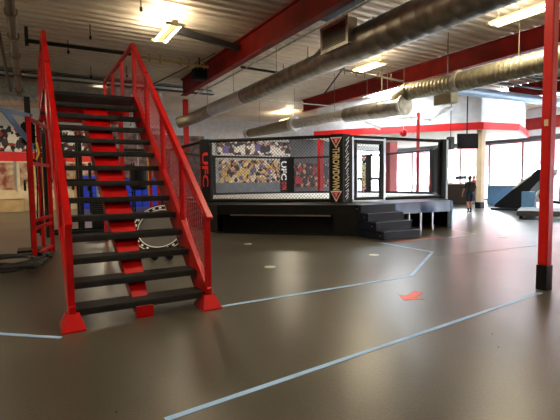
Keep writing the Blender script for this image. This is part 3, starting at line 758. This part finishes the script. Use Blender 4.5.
# rails, bottom pads and chain link
GX0, GX1 = 7.40, 8.51
for i in range(8):
    a, b = V[i], V[(i + 1) % 8]; u = (b - a).normalized(); L = (b - a).length
    MB().tube([(a.x, a.y, ZF - .02), (b.x, b.y, ZF - .02)], .045, 8).build('top_rail', MT['black'], cage, smooth=True)
    if i != 1:
        MB().tube([(a.x, a.y, ZD + .05), (b.x, b.y, ZD + .05)], .045, 8).build('bottom_rail', MT['black'], cage, smooth=True)
        MB().wires(a + Vector((0, 0, ZD + .05)), u, (0, 0, 1), L, ZF - ZD - .08, .09, .010).build('chain_link', MT['wire'], cage)
    else:
        MB().tube([(GX1, a.y, ZD + .05), (b.x, b.y, ZD + .05)], .045, 8).tube([(a.x, a.y, ZD + .05), (GX0, a.y, ZD + .05)], .045, 8).build('bottom_rail', MT['black'], cage, smooth=True)
        MB().wires((GX1, a.y, ZD + .05), u, (0, 0, 1), b.x - GX1, ZF - ZD - .08, .09, .010).build('chain_link', MT['wire'], cage)
        yy = a.y
        g_ = MB()
        for x in (GX0, GX1): g_.box(x - .03, x + .03, yy - .04, yy + .04, ZD, ZF - .03)
        gf = g_.build('gate_frame', MT['silver'], cage)
        g2 = MB(); e = .05
        g2.box(GX0 + .04, GX0 + .13, yy - .035, yy + .035, ZD + .03, ZF - .1).box(GX1 - .15, GX1 - .04, yy - .035, yy + .035, ZD + .03, ZF - .1)
        g2.box(GX0 + .13, GX1 - .15, yy - .035, yy + .035, ZF - .2, ZF - .1).box(GX0 + .13, GX1 - .15, yy - .035, yy + .035, ZD + .03, ZD + .11)
        gd = g2.build('gate', MT['black'], cage)
        MB().box(GX0 + .03, GX1 - .03, yy - .045, yy + .04, ZF - .10, ZF - .06).box(GX0 + .13, GX0 + .155, yy - .04, yy + .04, ZD + .11, ZF - .2).box(GX1 - .045, GX1 - .02, yy - .05, yy - .03, ZD + .05, ZF - .1).build('gate_edging', MT['silver'], gd)
        MB().wires((GX0 + .13, yy, ZD + .1), (1, 0, 0), (0, 0, 1), GX1 - GX0 - .28, ZF - ZD - .3, .09, .010).build('gate_mesh', MT['wire'], gd)
        MB().box(GX1 - .06, GX1 + .02, yy - .08, yy - .04, 1.5, 1.56).build('gate_latch', MT['silver'], gd)
MB().box(V[2].x + .02, V[2].x + .10, V[2].y - .10, V[2].y - .02, .3, ZF + .02).build('lit_side_strip', mat('lit_pad_side', (206, 222, 232), rough=.5), cage)  # pale strip paints the lit right side of the black corner pad

steps = thing('cage_steps', 'four dark navy steps leading up to the cage gate', 'steps', (6.95, 7.1, 0))
for i in range(4):
    y0 = 6.85 + .25 * i; z = (ZD + .008) / 4 * (i + 1)
    x0, x1 = 6.40, 7.45
    MB().box(x0, x1, y0, 7.70, z - .1775 + .001, z - .012).build('riser_block', MT['navy'], steps)
    s_ = MB().box(x0 - .01, x1 + .01, y0 - .015, y0 + .26, z - .012, z).build('step_tread', MT['navy'], steps)
    MB().box(x0 - .01, x1 + .01, y0 - .02, y0 + .01, z - .003, z + .004).build('nosing', MT['navyedge'], s_)
    MB().tube([(x0 - .005, y0 + .12, z - .09), (x0 - .015, y0 + .12, z - .09)], .012, 8).build('bolt', MT['silver'], steps)

# ---------------------------------------------------------------- floor markings
def tape(label, pts, w, m=None, cat='tape', name='floor_tape'):
    mb = MB(); P = [Vector((x, y, 0)) for x, y in pts]
    L, Rr = [], []
    for i, p in enumerate(P):
        d = Vector((0, 0, 0))
        if i > 0: d += (P[i] - P[i - 1]).normalized()
        if i < len(P) - 1: d += (P[i + 1] - P[i]).normalized()
        d.normalize(); nn = Vector((-d.y, d.x, 0)); L.append(p + nn * w / 2); Rr.append(p - nn * w / 2)
    n = len(P); vs = [v + Vector((0, 0, z)) for z in (0.0, .003) for v in L + Rr]
    fs = []
    for i in range(n - 1):
        fs += [(i, i + 1, n + i + 1, n + i), (2 * n + i, 3 * n + i, 3 * n + i + 1, 2 * n + i + 1), (i, 2 * n + i, 2 * n + i + 1, i + 1), (n + i, n + i + 1, 3 * n + i + 1, 3 * n + i)]
    mb.add(vs, fs)
    return tag(rebase(mb.build(name, m or MT['tape']), (pts[0][0], pts[0][1], 0)), label, cat)
tape('pale blue tape line ending at the left stair foot', [(-2.6, 6.55), (-.27, 4.33), (.17, 3.95)], .045)
tape('pale blue tape line from the right stair foot that bends before the cage steps', [(1.64, 4.10), (4.3, 4.10), (6.07, 5.29), (6.13, 6.7)], .05)
tape('long pale blue tape line in the foreground ending at the big red column', [(.57, 2.26), (4.84, 2.72)], .042)
tape('short faint white tape right of the cage steps', [(7.85, 6.42), (8.9, 6.55), (9.25, 7.5)], .03, MT['dot'])
tape('faint wide scuffed tape line across the right part of the floor', [(5.6, 4.9), (9.3, 4.7)], .03, mat('worn_tape', (150, 148, 142), rough=.5))
tape('red tape strip at the foot of the cage steps', [(6.5, 6.66), (7.9, 6.5)], .06, MT['redtape'])
ar = MB(); c = Vector((3.56, 3.34, 0)); ux = Vector((.97, -.05, 0)).normalized(); uy = Vector((-ux.y, ux.x, 0))
# arrow pointing left
sh = [(-.20, -.06), (-.10, .14), (-.06, .06), (.16, .17), (.20, .08), (-.03, -.04), (.01, -.13)]
ar.prism([((c + ux * a + uy * b).x, (c + ux * a + uy * b).y) for a, b in sh], 0, .003)
tag(rebase(ar.build('floor_arrow', MT['redtape']), (c.x, c.y, 0)), 'orange-red tape arrow on the open floor', 'arrow')
for (x, y, lb) in [(3.82, 8.05, 'white floor disc nearest the left front of the cage'), (3.04, 5.66, 'white floor disc in front of the stairs\' right foot'), (5.02, 5.62, 'white floor disc left of the cage steps'), (8.91, 5.85, 'white floor disc on the bright floor right of the cage')]:
    tag(rebase(MB().tube([(x, y, 0), (x, y, .004)], .085, 24).build('floor_disc', MT['dot']), (x, y, 0)), lb, 'disc')

# ---------------------------------------------------------------- things round the stairs
def rope_pts(c, r, turns, z, seed, sq=.6, n=28):
    rnd = random.Random(seed); out = []
    for i in range(int(turns * n)):
        a = 2 * PI * i / n; rr = r * (1 + .16 * math.sin(a * .63 + seed) + .10 * math.sin(a * 1.7 + seed * 2))
        out.append((c[0] + rr * math.cos(a) + .10 * math.sin(a * .31 + seed), c[1] + rr * sq * math.sin(a) + .12 * math.cos(a * .27 + seed), z + .09 * abs(math.sin(a * .5 + seed)) + .012 * (i / n)))
    return out
mb = MB().tube(rope_pts((-.33, 7.75), .40, 3.2, .03, 1.0, .95), .026, 7)
mb.tube([(-.1, 7.7, .03), (.05, 7.75, .04), (.15, 7.95, .035), (.20, 8.3, .03), (.30, 8.8, .03)], .026, 7)
tag(rebase(mb.build('battle_rope', MT['rope'], smooth=True), (-.45, 7.5, 0)), 'upper black training rope piled on the floor left of the stairs', 'rope')
mb = MB().tube(rope_pts((-.38, 7.15), .36, 3.2, .04, 2.6, 1.0), .026, 7)
tag(rebase(mb.build('battle_rope', MT['rope'], smooth=True), (-.55, 7.2, 0)), 'lower black training rope looped in front of the upper one', 'rope')
# leaning round trampoline
tr_ = thing('trampoline', 'round mini trampoline with white blocked rim leaning under the stairs', 'trampoline', (2.0, 8.0, 0))
tilt = R(52); cc = Vector((2.08, 8.15, .42)); fx = Vector((math.cos(R(-28)), math.sin(R(-28)), 0)); back = Vector((-fx.y, fx.x, 0))
fy = (Vector((0, 0, 1)) * math.sin(tilt) + back * math.cos(tilt)).normalized()
Rr_ = .52
def cpt(a, r, o=0): return cc + fx * r * math.cos(a) + fy * r * math.sin(a) + fx.cross(fy) * o
MB().add([cpt(2 * PI * i / 40, Rr_ - .12, .002) for i in range(40)], [tuple(range(40))]).build('jump_mat', mat('trampoline_mat', (96, 94, 90), rough=.8), tr_)
MB().tube([cpt(2 * PI * i / 40, Rr_, 0) for i in range(41)], .02, 8).build('frame_ring', MT['blackm'], tr_, smooth=True)
pdm = MB()
for i in range(48):
    a0 = 2 * PI * i / 48; a1 = 2 * PI * (i + 1) / 48
    pdm.add([cpt(a0, Rr_ - .12, .012), cpt(a1, Rr_ - .12, .012), cpt(a1, Rr_ + .01, .02), cpt(a0, Rr_ + .01, .02)], [(0, 1, 2, 3)], 1)
for i in range(24):
    a0 = 2 * PI * (i + .3) / 24; a1 = 2 * PI * (i + .7) / 24
    pdm.add([cpt(a0, Rr_ - .08, .020), cpt(a1, Rr_ - .08, .020), cpt(a1, Rr_ - .045, .024), cpt(a0, Rr_ - .045, .024)], [(0, 1, 2, 3)], 0)
for i in range(48):
    a0 = 2 * PI * i / 48; a1 = 2 * PI * (i + 1) / 48
    for ra, rb in ((.12, .10), (.03, .012)): pdm.add([cpt(a0, Rr_ - ra, .020), cpt(a1, Rr_ - ra, .020), cpt(a1, Rr_ - rb, .024), cpt(a0, Rr_ - rb, .024)], [(0, 1, 2, 3)], 0)
pdm.build('rim_pad', [MT['white_txt'], MT['black']], tr_)
for a in (.5, 1.7, 2.8, 3.9, 5.0, 6.0):
    MB().tube([cpt(a, Rr_ - .02, -.01), cpt(a, Rr_ + .0, -.2)], .014, 8).build('leg', MT['blackm'], tr_)
# two small dumbbells under the stairs
for (x, y, lb) in ((1.72, 7.25, 'left black dumbbell on the floor under the stairs'), (1.95, 7.18, 'right black dumbbell on the floor under the stairs')):
    d = thing('dumbbell', lb, 'dumbbell', (x, y, 0))
    for s in (-.07, .07): MB().tube([(x, y + s - .03, .055), (x, y + s + .03, .055)], .055, 6).build('weight_head', MT['black'], d)
    MB().tube([(x, y - .05, .055), (x, y + .05, .055)], .015, 8).build('handle', MT['silver'], d)

# training rack with the slanting blue-grey arm left of the stairs
rk = thing('boxing_rack', 'black training rack with a slanting blue-grey steel arm at far left', 'rack', (-.3, 9.6, 0))
MB().box(-.02, .08, 9.55, 9.65, 0, 2.9).build('upright', MT['blackm'], rk)
MB().bar((-.34, 9.35, 2.60), (.12, 9.5, 1.93), .07, .08).build('slanting_arm', MT['steelblue'], rk)
MB().bar((-.40, 9.35, 2.60), (.1, 9.6, 2.56), .06, .06).build('top_arm', MT['steelblue'], rk)
MB().box(-.09, .14, 9.45, 9.7, 2.0, 2.42).build('pad_block', MT['black'], rk, bev=.03)
MB().tube([(.12, 9.4, 2.0), (.13, 9.4, 1.2), (.1, 9.42, .5)], .012, 6).tube([(.16, 9.45, 2.0), (.2, 9.4, 1.0), (.14, 9.4, .3)], .012, 6).build('cable', MT['blackm'], rk)
MB().tube([(.1, 9.42, .35), (.1, 9.42, .62)], .05, 8).build('cable_weight', MT['black'], rk)
MB().tube([(.15, 9.4, 2.05), (.18, 9.4, 1.85), (.13, 9.4, 1.72)], .02, 8).build('yellow_strap', MT['yellow'], rk)
MB().box(-.25, .35, 9.35, 9.85, 0, .04).build('base_plate', MT['blackm'], rk)

# squat racks further back under the landing
def make_rack():
    t = thing('squat_rack', 'x', 'rack', (0, 0, 0), 0, 'red squat racks behind the stairs')
    for x in (-.6, .6):
        for y in (-.5, .5): MB().box(x - .04, x + .04, y - .04, y + .04, 0, 2.3).build('upright', MT['red'], t)
        MB().box(x - .04, x + .04, -.46, .46, .03, .10).build('base_rail', MT['red'], t)
        MB().box(x - .04, x + .04, -.46, .46, 2.22, 2.3).build('top_rail', MT['blackm'], t)
    for y in (-.5, .5): MB().box(-.56, .56, y - .04, y + .04, 2.2, 2.28).build('crossbar', MT['blackm'], t)
    MB().tube([(-1.0, -.6, 1.25), (1.0, -.6, 1.25)], .015, 8).build('barbell', MT['silver'], t)
    for x in (-.85, .85): MB().tube([(x - .04, -.6, 1.25), (x + .04, -.6, 1.25)], .22, 20).build('weight_plate', MT['black'], t)
    for x in (-.5, .5):
        MB().tube([(x, .35, .8 - i * .0) for i in range(1)] + [(x, .35, 2.2)], .015, 6).build('band', MT['yellow'], t)
    return t
r0 = make_rack()
for i, (x, y, lb) in enumerate([(.9, 16.8, 'red squat rack behind the left half of the open stairs'), (2.8, 13.9, 'red squat rack behind the right half of the open stairs'), (.7, 20.5, 'farther red squat rack seen through the stairs')]):
    t = r0 if i == 0 else copy_tree(r0)
    t.location = (x, y, 0); t['label'] = lb
def box_thing(name, label, cat, x0, x1, y0, y1, z0, z1, m, bev=.02):
    return tag(rebase(MB().box(x0, x1, y0, y1, z0, z1).build(name, m, bev=bev), ((x0 + x1) / 2, (y0 + y1) / 2, z0)), label, cat)
box_thing('crash_mat', 'left upright blue crash mat against the back wall behind the stairs', 'mat', 2.15, 3.1, 24.55, 24.85, 0, 1.7, MT['blue'])
box_thing('crash_mat', 'wide blue crash mat against the back wall behind the right stair half', 'mat', 4.1, 5.3, 24.55, 24.85, 0, 1.55, MT['blue'])
box_thing('crash_mat', 'blue crash mat right of the wide one behind the stairs', 'mat', 5.33, 6.5, 24.55, 24.85, 0, 1.55, MT['blue'])
hb = thing('heavy_bag', 'black round heavy bag hanging behind the right side of the stairs', 'punching bag', (3.9, 19, .6))
MB().tube([(4.0, 19, 1.0), (4.0, 19, 1.1), (4.0, 19, 1.9), (4.0, 19, 2.0)], [.25, .36, .36, .2], 18).build('bag', MT['black'], hb, smooth=True)
MB().tube([(4.0, 19, 2.0), (4.0, 19, CH - .012)], .015, 6).build('chain', MT['silver'], hb)
bn = thing('wooden_box', 'long pale plywood box bench along the left back wall', 'bench', (-1.7, 24.6, 0))
MB().box(-4.6, -.25, 24.2, 24.85, 0, .62).build('box_body', MT['tan'], bn, bev=.01)
MB().box(-4.65, -.2, 24.15, 24.86, .62, .66).build('box_top', MT['bandcream'], bn)
box_thing('wooden_box', 'small pale plywood box behind the red landing leg', 'box', .4, 1.5, 24.2, 24.85, 0, .62, MT['tan'])

# ---------------------------------------------------------------- right side of the hall
t = thing('reception_counter', 'dark brown counter beyond the cage right corner', 'counter', (19.2, 15.0, 0), R(-43))
MB().box(-.7, .66, -.0, .45, 0, 1.02).build('counter_body', MT['brown'], t, world=False)
MB().box(-.75, .7, -.03, .48, 1.02, 1.07).build('counter_top', MT['bandcream'], t, world=False)
t = thing('blue_wall_pad', 'low pale blue padded barrier behind the walkers', 'barrier', (20.2, 13.2, 0), R(-80))
MB().box(-.85, .9, -.1, .1, 0, .92).build('pad', MT['ltblue'], t, bev=.03, world=False)
MB().box(-.87, .92, -.12, .12, .92, .96).build('top_cap', MT['bandcream'], t, world=False)
# hanging TV
t = thing('television', 'dark flat television hung under the soffit box', 'television', (14.7, 11.2, 2.42), R(-30))
tw = .80
MB().box(-tw / 2, tw / 2, -.04, .04, .02, .60).build('screen_frame', MT['blackm'], t, bev=.01, world=False)
MB().box(-tw / 2 + .03, tw / 2 - .03, -.045, -.04, .05, .57).build('screen', MT['screen'], t, world=False)
MB().tube([(0, .06, .5), (0, .06, 2.6)], .025, 8).build('mount_pole', MT['blackm'], t, world=False)
box_thing('hung_speaker', 'grey box hung left of the television', 'speaker', 14.0, 14.22, 11.4, 11.62, 2.42, 2.9, MT['darkgrey'])
t = bpy.data.objects[[o.name for o in COL.objects if o.get('label') == 'grey box hung left of the television'][0]]
MB().tube([(14.11, 11.5, 2.9), (14.11, 11.5, CH)], .015, 6).build('mount_pole', MT['blackm'], t)

# wedge machine
wm = thing('wedge_climber', 'large black wedge-shaped ramp machine behind the red column', 'machine', (17.2, 10.6, 0))
A = Vector((16.87, 11.5, 0)); Bp = Vector((16.95, 9.75, 0)); d = (Bp - A).normalized(); nn = Vector((-d.y, d.x, 0)); Lw = (Bp - A).length
def wp(u, v, z): p = A + d * u + nn * v; return (p.x, p.y, z)
mb = MB(); prof = [(0.0, .10), (0.0, .2), (Lw * .98, 1.62), (Lw * 1.15, 1.62), (Lw * 1.15, 1.45), (Lw * .72, .6), (Lw * .72, .08)]
n = len(prof)
mb.add([wp(u, 0, z) for u, z in prof] + [wp(u, .9, z) for u, z in prof], [tuple(range(n)), tuple(range(n, 2 * n))[::-1]] + [(i, i + n, (i + 1) % n + n, (i + 1) % n) for i in range(n)])
mb.build('wedge_body', MT['blackm'], wm)
MB().bar(wp(Lw * .45, -.02, .87 - .0), wp(Lw * .85, -.02, 1.40), .04, .06).build('slope_strip', MT['bandcream'], wm)
MB().prism([wp(.0, -.25, 0)[:2], wp(Lw * .8, -.25, 0)[:2], wp(Lw * .8, .9, 0)[:2], wp(0, .9, 0)[:2]], 0, .07).build('base_plate', MT['navy'], wm)
t = thing('foam_block', 'upright pale blue foam block against the black wedge', 'pad', (16.6, 9.9, 0))
mxx = Matrix.Translation((16.45, 9.82, .0)) @ Matrix.Rotation(R(-60), 4, 'Z')
MB().box(-.22, .22, -.2, .2, 0.0, .78, mx=mxx).build('foam', MT['ltblue'], t, bev=.02)
t = thing('rowing_drum', 'round white-rimmed drum beside the pale blue foam block', 'machine', (16.6, 9.35, 0))
cd = Vector((16.6, 9.32, .62)); dirv = Vector((-.8, -.6, 0)).normalized()
MB().tube([cd - dirv * .12, cd + dirv * .12], .26, 24).build('drum_rim', MT['white_txt'], t, smooth=True)
MB().tube([cd + dirv * .121, cd + dirv * .14], .19, 24).build('drum_face', MT['black'], t)
MB().box(16.5, 16.72, 9.22, 9.44, 0, .4).build('stand', MT['white_txt'], t)
t = thing('low_platform', 'long low grey padded platform on the floor behind the red column', 'platform', (14.4, 7.9, 0))
mb = MB().prism([(13.3, 8.3), (14.7, 6.0), (16.7, 7.3), (15.1, 9.3)], .10, .26); mb.build('platform_top', MT['grey_wall'], t, bev=.02)
for (x, y) in ((13.5, 8.25), (14.75, 6.2), (16.5, 7.35), (15.0, 9.1)): MB().box(x - .05, x + .05, y - .05, y + .05, 0, .1).build('foot', MT['blackm'], t)
t = thing('exercise_bench', 'black inclined exercise bench right of the red column', 'bench', (15.8, 7.6, .26))
MB().bar((15.6, 7.9, .42), (16.0, 7.2, .95), .3, .08).build('backrest', MT['black'], t)
MB().bar((15.6, 7.95, .41), (15.2, 8.5, .5), .3, .08).build('seat', MT['black'], t)
MB().box(15.76, 15.84, 7.48, 7.56, .26, .66).box(15.3, 15.38, 8.3, 8.38, .26, .45).build('stand', MT['silver'], t)

# treadmills along the windows
def make_treadmill():
    t = thing('treadmill', 'x', 'treadmill', (0, 0, 0), 0, 'treadmills facing the windows')
    MB().box(-.36, .36, -.9, .9, .05, .22).build('running_deck', MT['blackm'], t, bev=.02)
    MB().box(-.25, .25, -.85, .6, .22, .235).build('belt', MT['tread'], t)
    for s in (-.34, .34): MB().bar((s, .65, .2), (s, .8, 1.35), .07, .07).build('upright', MT['silver'], t)
    MB().box(-.38, .38, .68, .88, 1.3, 1.5).build('console', MT['blackm'], t, bev=.03)
    MB().bar((-.36, .2, 1.05), (-.36, .75, 1.1), .04).bar((.36, .2, 1.05), (.36, .75, 1.1), .04).build('handrail', MT['blackm'], t)
    for s in (-.3, .3): MB().box(s - .04, s + .04, -.85, -.75, 0, .05).box(s - .04, s + .04, .75, .85, 0, .05).build('foot', MT['blackm'], t)
    return t
tm = make_treadmill()
for i, (x, y, rz, lb) in enumerate([(17.6, 22.2, 0, 'leftmost treadmill behind the cage gate'), (18.9, 22.0, 0, 'second treadmill from the left behind the cage gate'), (20.2, 21.8, 0, 'third treadmill from the left before the back windows'), (21.5, 21.6, 0, 'treadmill in the far corner before the windows'), (22.3, 19.5, -90, 'treadmill facing the shop windows behind the right fence panel'), (22.3, 18.0, -90, 'nearest treadmill facing the shop windows')]):
    t = tm if i == 0 else copy_tree(tm)
    t.location = (x, y, 0); t.rotation_euler = (0, 0, R(rz)); t['label'] = lb

# ---------------------------------------------------------------- people
def make_person(name, label, loc, rz, H, shirt, trousers, skinm, hairm, shoes, short_legs, stride, sleeves=True, hood=None):
    root = thing(name, label, 'person', loc, rz)
    s = H / 1.75
    # skeleton (facing +Y), feet at z=0
    J = {'pelvis': (0, 0, .95), 'waist': (0, 0, 1.08), 'chest': (0, .0, 1.30), 'neckb': (0, 0, 1.45), 'neck': (0, .01, 1.52), 'head': (0, .03, 1.62), 'crown': (0, .03, 1.70)}
    rad = {'pelvis': (.155, .11), 'waist': (.135, .10), 'chest': (.165, .115), 'neckb': (.075, .07), 'neck': (.055, .055), 'head': (.078, .095), 'crown': (.06, .07)}
    E_ = [('pelvis', 'waist'), ('waist', 'chest'), ('chest', 'neckb'), ('neckb', 'neck'), ('neck', 'head'), ('head', 'crown')]
    for sd, sg in (('l', -1), ('r', 1)):
        st = stride * sg
        J.update({'hip' + sd: (sg * .10, 0, .90), 'knee' + sd: (sg * .11, st * .16 + .03, .50), 'ank' + sd: (sg * .11, st * .28, .10 if st > 0 else .14), 'heel' + sd: (sg * .11, st * .28 - .03, .05 if st > 0 else .09), 'toe' + sd: (sg * .12, st * .28 + .17, .035),
                  'sho' + sd: (sg * .19, 0, 1.40), 'elb' + sd: (sg * .25, -st * .10 - .02, 1.13), 'wri' + sd: (sg * .26, -st * .22 + .08, .90), 'hand' + sd: (sg * .26, -st * .25 + .10, .84)})
        rad.update({'hip' + sd: (.10, .10), 'knee' + sd: (.062, .062), 'ank' + sd: (.042, .042), 'heel' + sd: (.04, .04), 'toe' + sd: (.042, .028), 'sho' + sd: (.062, .06), 'elb' + sd: (.043, .043), 'wri' + sd: (.028, .03), 'hand' + sd: (.034, .022)})
        E_ += [('pelvis', 'hip' + sd), ('hip' + sd, 'knee' + sd), ('knee' + sd, 'ank' + sd), ('ank' + sd, 'heel' + sd), ('heel' + sd, 'toe' + sd), ('neckb', 'sho' + sd), ('sho' + sd, 'elb' + sd), ('elb' + sd, 'wri' + sd), ('wri' + sd, 'hand' + sd)]
        for k, (dx, dy, dz) in enumerate([(.0, .045, -.075), (.0, .015, -.09), (.0, -.012, -.088), (.0, -.036, -.07)]):
            h = J['hand' + sd]; J['f%d' % k + sd] = (h[0] + dx, h[1] + dy * .7, h[2] + dz * .5); J['g%d' % k + sd] = (h[0] - sg * .015, h[1] + dy, h[2] + dz)
            rad['f%d' % k + sd] = (.010, .010); rad['g%d' % k + sd] = (.008, .008)
            E_ += [('hand' + sd, 'f%d' % k + sd), ('f%d' % k + sd, 'g%d' % k + sd)]
        w = J['wri' + sd]; J['t' + sd] = (w[0] - sg * .01, w[1] + .055, w[2] - .055); rad['t' + sd] = (.010, .010); E_.append(('wri' + sd, 't' + sd))
    keys = list(J); idx = {k: i for i, k in enumerate(keys)}
    me = bpy.data.meshes.new('tmp'); me.from_pydata([tuple(c * s for c in J[k]) for k in keys], [(idx[a], idx[b]) for a, b in E_], [])
    o = bpy.data.objects.new('tmp', me); COL.objects.link(o)
    md = o.modifiers.new('skin', 'SKIN'); md.use_smooth_shade = True
    for i, k in enumerate(keys):
        sv = me.skin_vertices[0].data[i]; sv.radius = (rad[k][0] * s, rad[k][1] * s); sv.use_root = (k == 'pelvis')
    sb = o.modifiers.new('sub', 'SUBSURF'); sb.levels = 2; sb.render_levels = 2
    bpy.context.view_layer.update()
    bme = bpy.data.meshes.new_from_object(o.evaluated_get(bpy.context.evaluated_depsgraph_get()))
    bpy.data.objects.remove(o)
    bme.materials.clear()
    for m in (skinm, shirt, trousers, shoes): bme.materials.append(m)
    for p in bme.polygons:
        c = p.center / s; ax = abs(c.x)
        if c.z < .085 or (c.z < .14 and not short_legs): mi = 3
        elif short_legs and c.z < .27: mi = 3 if c.z < .25 else 0
        elif c.z < (.55 if short_legs else 0) and ax < .2: mi = 0
        elif c.z < .98 and ax < .215: mi = 2
        elif ax >= .2: mi = 1 if (c.z > (1.16 if short_legs else .92)) else 0
        elif c.z < 1.475: mi = 1
        else: mi = 0
        p.material_index = mi; p.use_smooth = True
    body = bpy.data.objects.new('body', bme); COL.objects.link(body); body.parent = root
    # hair cap
    hm = MB(); ctr = Vector((0, .015, 1.655)) * s
    pts = [ctr + Vector((0, 0, (-.09 + .2 * i / 8))) * s for i in range(9)]
    rr = [max(.003, .098 * math.sqrt(max(0, 1 - ((i - 3.4) / 4.7) ** 2))) * s for i in range(9)]
    pts = [p + Vector((0, -.022 * s, 0)) for p in pts]
    hm.tube(pts, rr, 16); hm.build('hair', hairm, root, smooth=True, world=False)
    fmx = MB()
    for sg in (-1, 1): fmx.tube([(sg * .032 * s, .118 * s, 1.63 * s), (sg * .032 * s, .126 * s, 1.63 * s)], .011 * s, 8)
    fmx.build('eyes', MT['black'], root, world=False)
    MB().tube([(0, .12 * s, 1.63 * s), (0, .145 * s, 1.60 * s)], [.008 * s, .015 * s], 8).build('nose', skinm, root, world=False, smooth=True)
    MB().box(-.026 * s, .026 * s, .115 * s, .124 * s, 1.565 * s, 1.573 * s).build('mouth', MT['redtape'], root, world=False)
    for sg in (-1, 1): MB().tube([(sg * .078 * s, .01 * s, 1.60 * s), (sg * .09 * s, .0, 1.63 * s), (sg * .085 * s, 0, 1.66 * s)], .012 * s, 8).build('ear', skinm, root, smooth=True, world=False)
    return root, s
shirtd = mat('dark_green_shirt', (34, 38, 36), rough=.8)
p1, s1_ = make_person('person', 'person walking away in dark top, navy shorts and black socks with a dark backpack', (14.42, 10.85, 0), R(-32), 1.40, shirtd, mat('navy_shorts', (24, 34, 62), rough=.8), MT['skin'], MT['hairbrown'], MT['black'], True, .55)
bpk = MB(); 
bpk.prism([(-.12, -.22), (.12, -.22), (.14, -.09), (-.14, -.09)], 1.0 * s1_, 1.44 * s1_)
bpk.build('backpack', mat('backpack_cloth', (28, 30, 30), rough=.7), p1, bev=.04, world=False)
for sg in (-1, 1): MB().tube([(sg * .10 , -.10, 1.12), (sg * .10, -.02, 1.165), (sg * .10, .075, 1.11), (sg * .10, .08, .96)], .013, 6).build('backpack_strap', MT['black'], p1, world=False)
p2, s2_ = make_person('person', 'person in a red jacket and grey-teal trousers in front of the pale blue barrier', (19.25, 14.25, 0), R(-32), 1.46, mat('red_jacket', (190, 40, 60), rough=.8), mat('teal_trousers', (70, 96, 112), rough=.8), MT['skin'], mat('pink_cap', (214, 150, 150), rough=.7), MT['blackm'], False, .3)

# ---------------------------------------------------------------- outside the windows
struct('ground_outside', MB().box(XR + .2, 90, -60, 80, -.25, -.05).box(-30, XR + .2, YB + .2, 80, -.25, -.05), MT['asphalt'], label='bright car park outside the windows')
t = thing('brick_building', 'pink brick building across the car park', 'building', (44, 20, 0))
MB().box(42, 50, -20, 46, -.05, 6.5).build('brick_wall', MT['brick'], t)
MB().box(41.9, 42, -20, 46, 0.0, 2.6).build('lower_wall', MT['white_wall'], t)
MB().box(41.8, 50.2, -20, 46, 6.5, 6.8).build('roof_edge', MT['white_wall'], t)
def make_car():
    t = thing('car', 'x', 'car', (0, 0, 0), 0, 'cars parked outside')
    pf = [(-2.1, .35), (-2.1, .75), (-1.9, .9), (-1.3, 1.0), (-.8, 1.42), (.6, 1.45), (1.3, 1.02), (2.0, .88), (2.15, .6), (2.15, .35)]
    n = len(pf); mb = MB(); mb.add([(x, -.85, z) for x, z in pf] + [(x, .85, z) for x, z in pf], [tuple(range(n)), tuple(range(n, 2 * n))[::-1]] + [(i, i + n, (i + 1) % n + n, (i + 1) % n) for i in range(n)])
    mb.build('car_body', MT['white_txt'], t, bev=.05)
    w = MB()
    for s in (-.86, .86): w.add([(-1.15, s, 1.0), (-.75, s, 1.36), (.55, s, 1.38), (1.1, s, 1.02)], [(0, 1, 2, 3)])
    w.build('side_window', MT['screen'], t)
    for x in (-1.35, 1.35):
        for s in (-.8, .8): MB().tube([(x, s - .1, .32), (x, s + .1, .32)], .32, 20).build('wheel', MT['tyre'], t)
    return t
car = make_car()
paints = [mat('grey_blue_paint', (120, 134, 160), rough=.3), mat('silver_paint', (190, 190, 196), rough=.3), mat('maroon_paint', (120, 60, 66), rough=.3)]
for i, (x, y, rz, lb) in enumerate([(33, 20.4, 80, 'grey-blue car parked outside, right of the tan column'), (33.5, 14.4, 80, 'silver car parked outside above the wedge machine'), (33, 27, 80, 'maroon car parked outside beyond the counter')]):
    t = car if i == 0 else copy_tree(car)
    t.location = (x, y, -.05); t.rotation_euler = (0, 0, R(rz)); t['label'] = lb
    for ch in t.children:
        if ch.name.startswith('car_body'):
            if i: ch.data = ch.data.copy()
            ch.data.materials[0] = paints[i]

for (x, y, lb) in ((3.21, 2.18, 'tiny dark bolt hole in the foreground floor, farther of the two at right'), (2.99, 1.98, 'tiny dark bolt hole in the foreground floor, nearer of the two at right'), (.36, 2.48, 'tiny dark bolt hole in the foreground floor at lower left')):
    tag(rebase(MB().tube([(x, y, 0), (x, y, .002)], .008, 10).build('floor_bolt', MT['blackm']), (x, y, 0)), lb, 'bolt')

cm = thing('cable_machine', 'tall black cable machine behind the open stairs', 'machine', (1.2, 12.0, 0))
for x in (.35, 1.1, 1.9):
    for y in (11.8, 12.4): MB().box(x - .045, x + .045, y - .045, y + .045, 0, 2.45).build('upright', MT['blackm'], cm)
for y in (11.8, 12.4):
    for z in (.08, 1.35, 2.4): MB().box(.35, 1.9, y - .04, y + .04, z - .04, z + .04).build('crossbar', MT['blackm'], cm)
for x in (.72, 1.5):
    mb = MB()
    for k in range(14): mb.box(x - .15, x + .15, 12.02, 12.2, .14 + k * .055, .185 + k * .055)
    mb.build('weight_stack', MT['black'], cm)
    MB().tube([(x, 12.1, .9), (x, 12.1, 2.36)], .012, 6).build('guide_cable', MT['silver'], cm)
    MB().tube([(x - .03, 12.1, 2.2), (x + .03, 12.1, 2.2)], .07, 14).build('pulley', MT['blackm'], cm)
tb = thing('storage_shelf', 'black storage shelf standing under the far end of the stair landing', 'shelf', (3.2, 20.6, 0))
for x in (2.3, 4.1):
    for y in (20.4, 20.9): MB().box(x - .03, x + .03, y - .03, y + .03, 0, 2.2).build('upright', MT['blackm'], tb)
for z in (.3, .9, 1.5, 2.1): MB().box(2.3, 4.1, 20.4, 20.9, z - .03, z).build('shelf_board', MT['blackm'], tb)
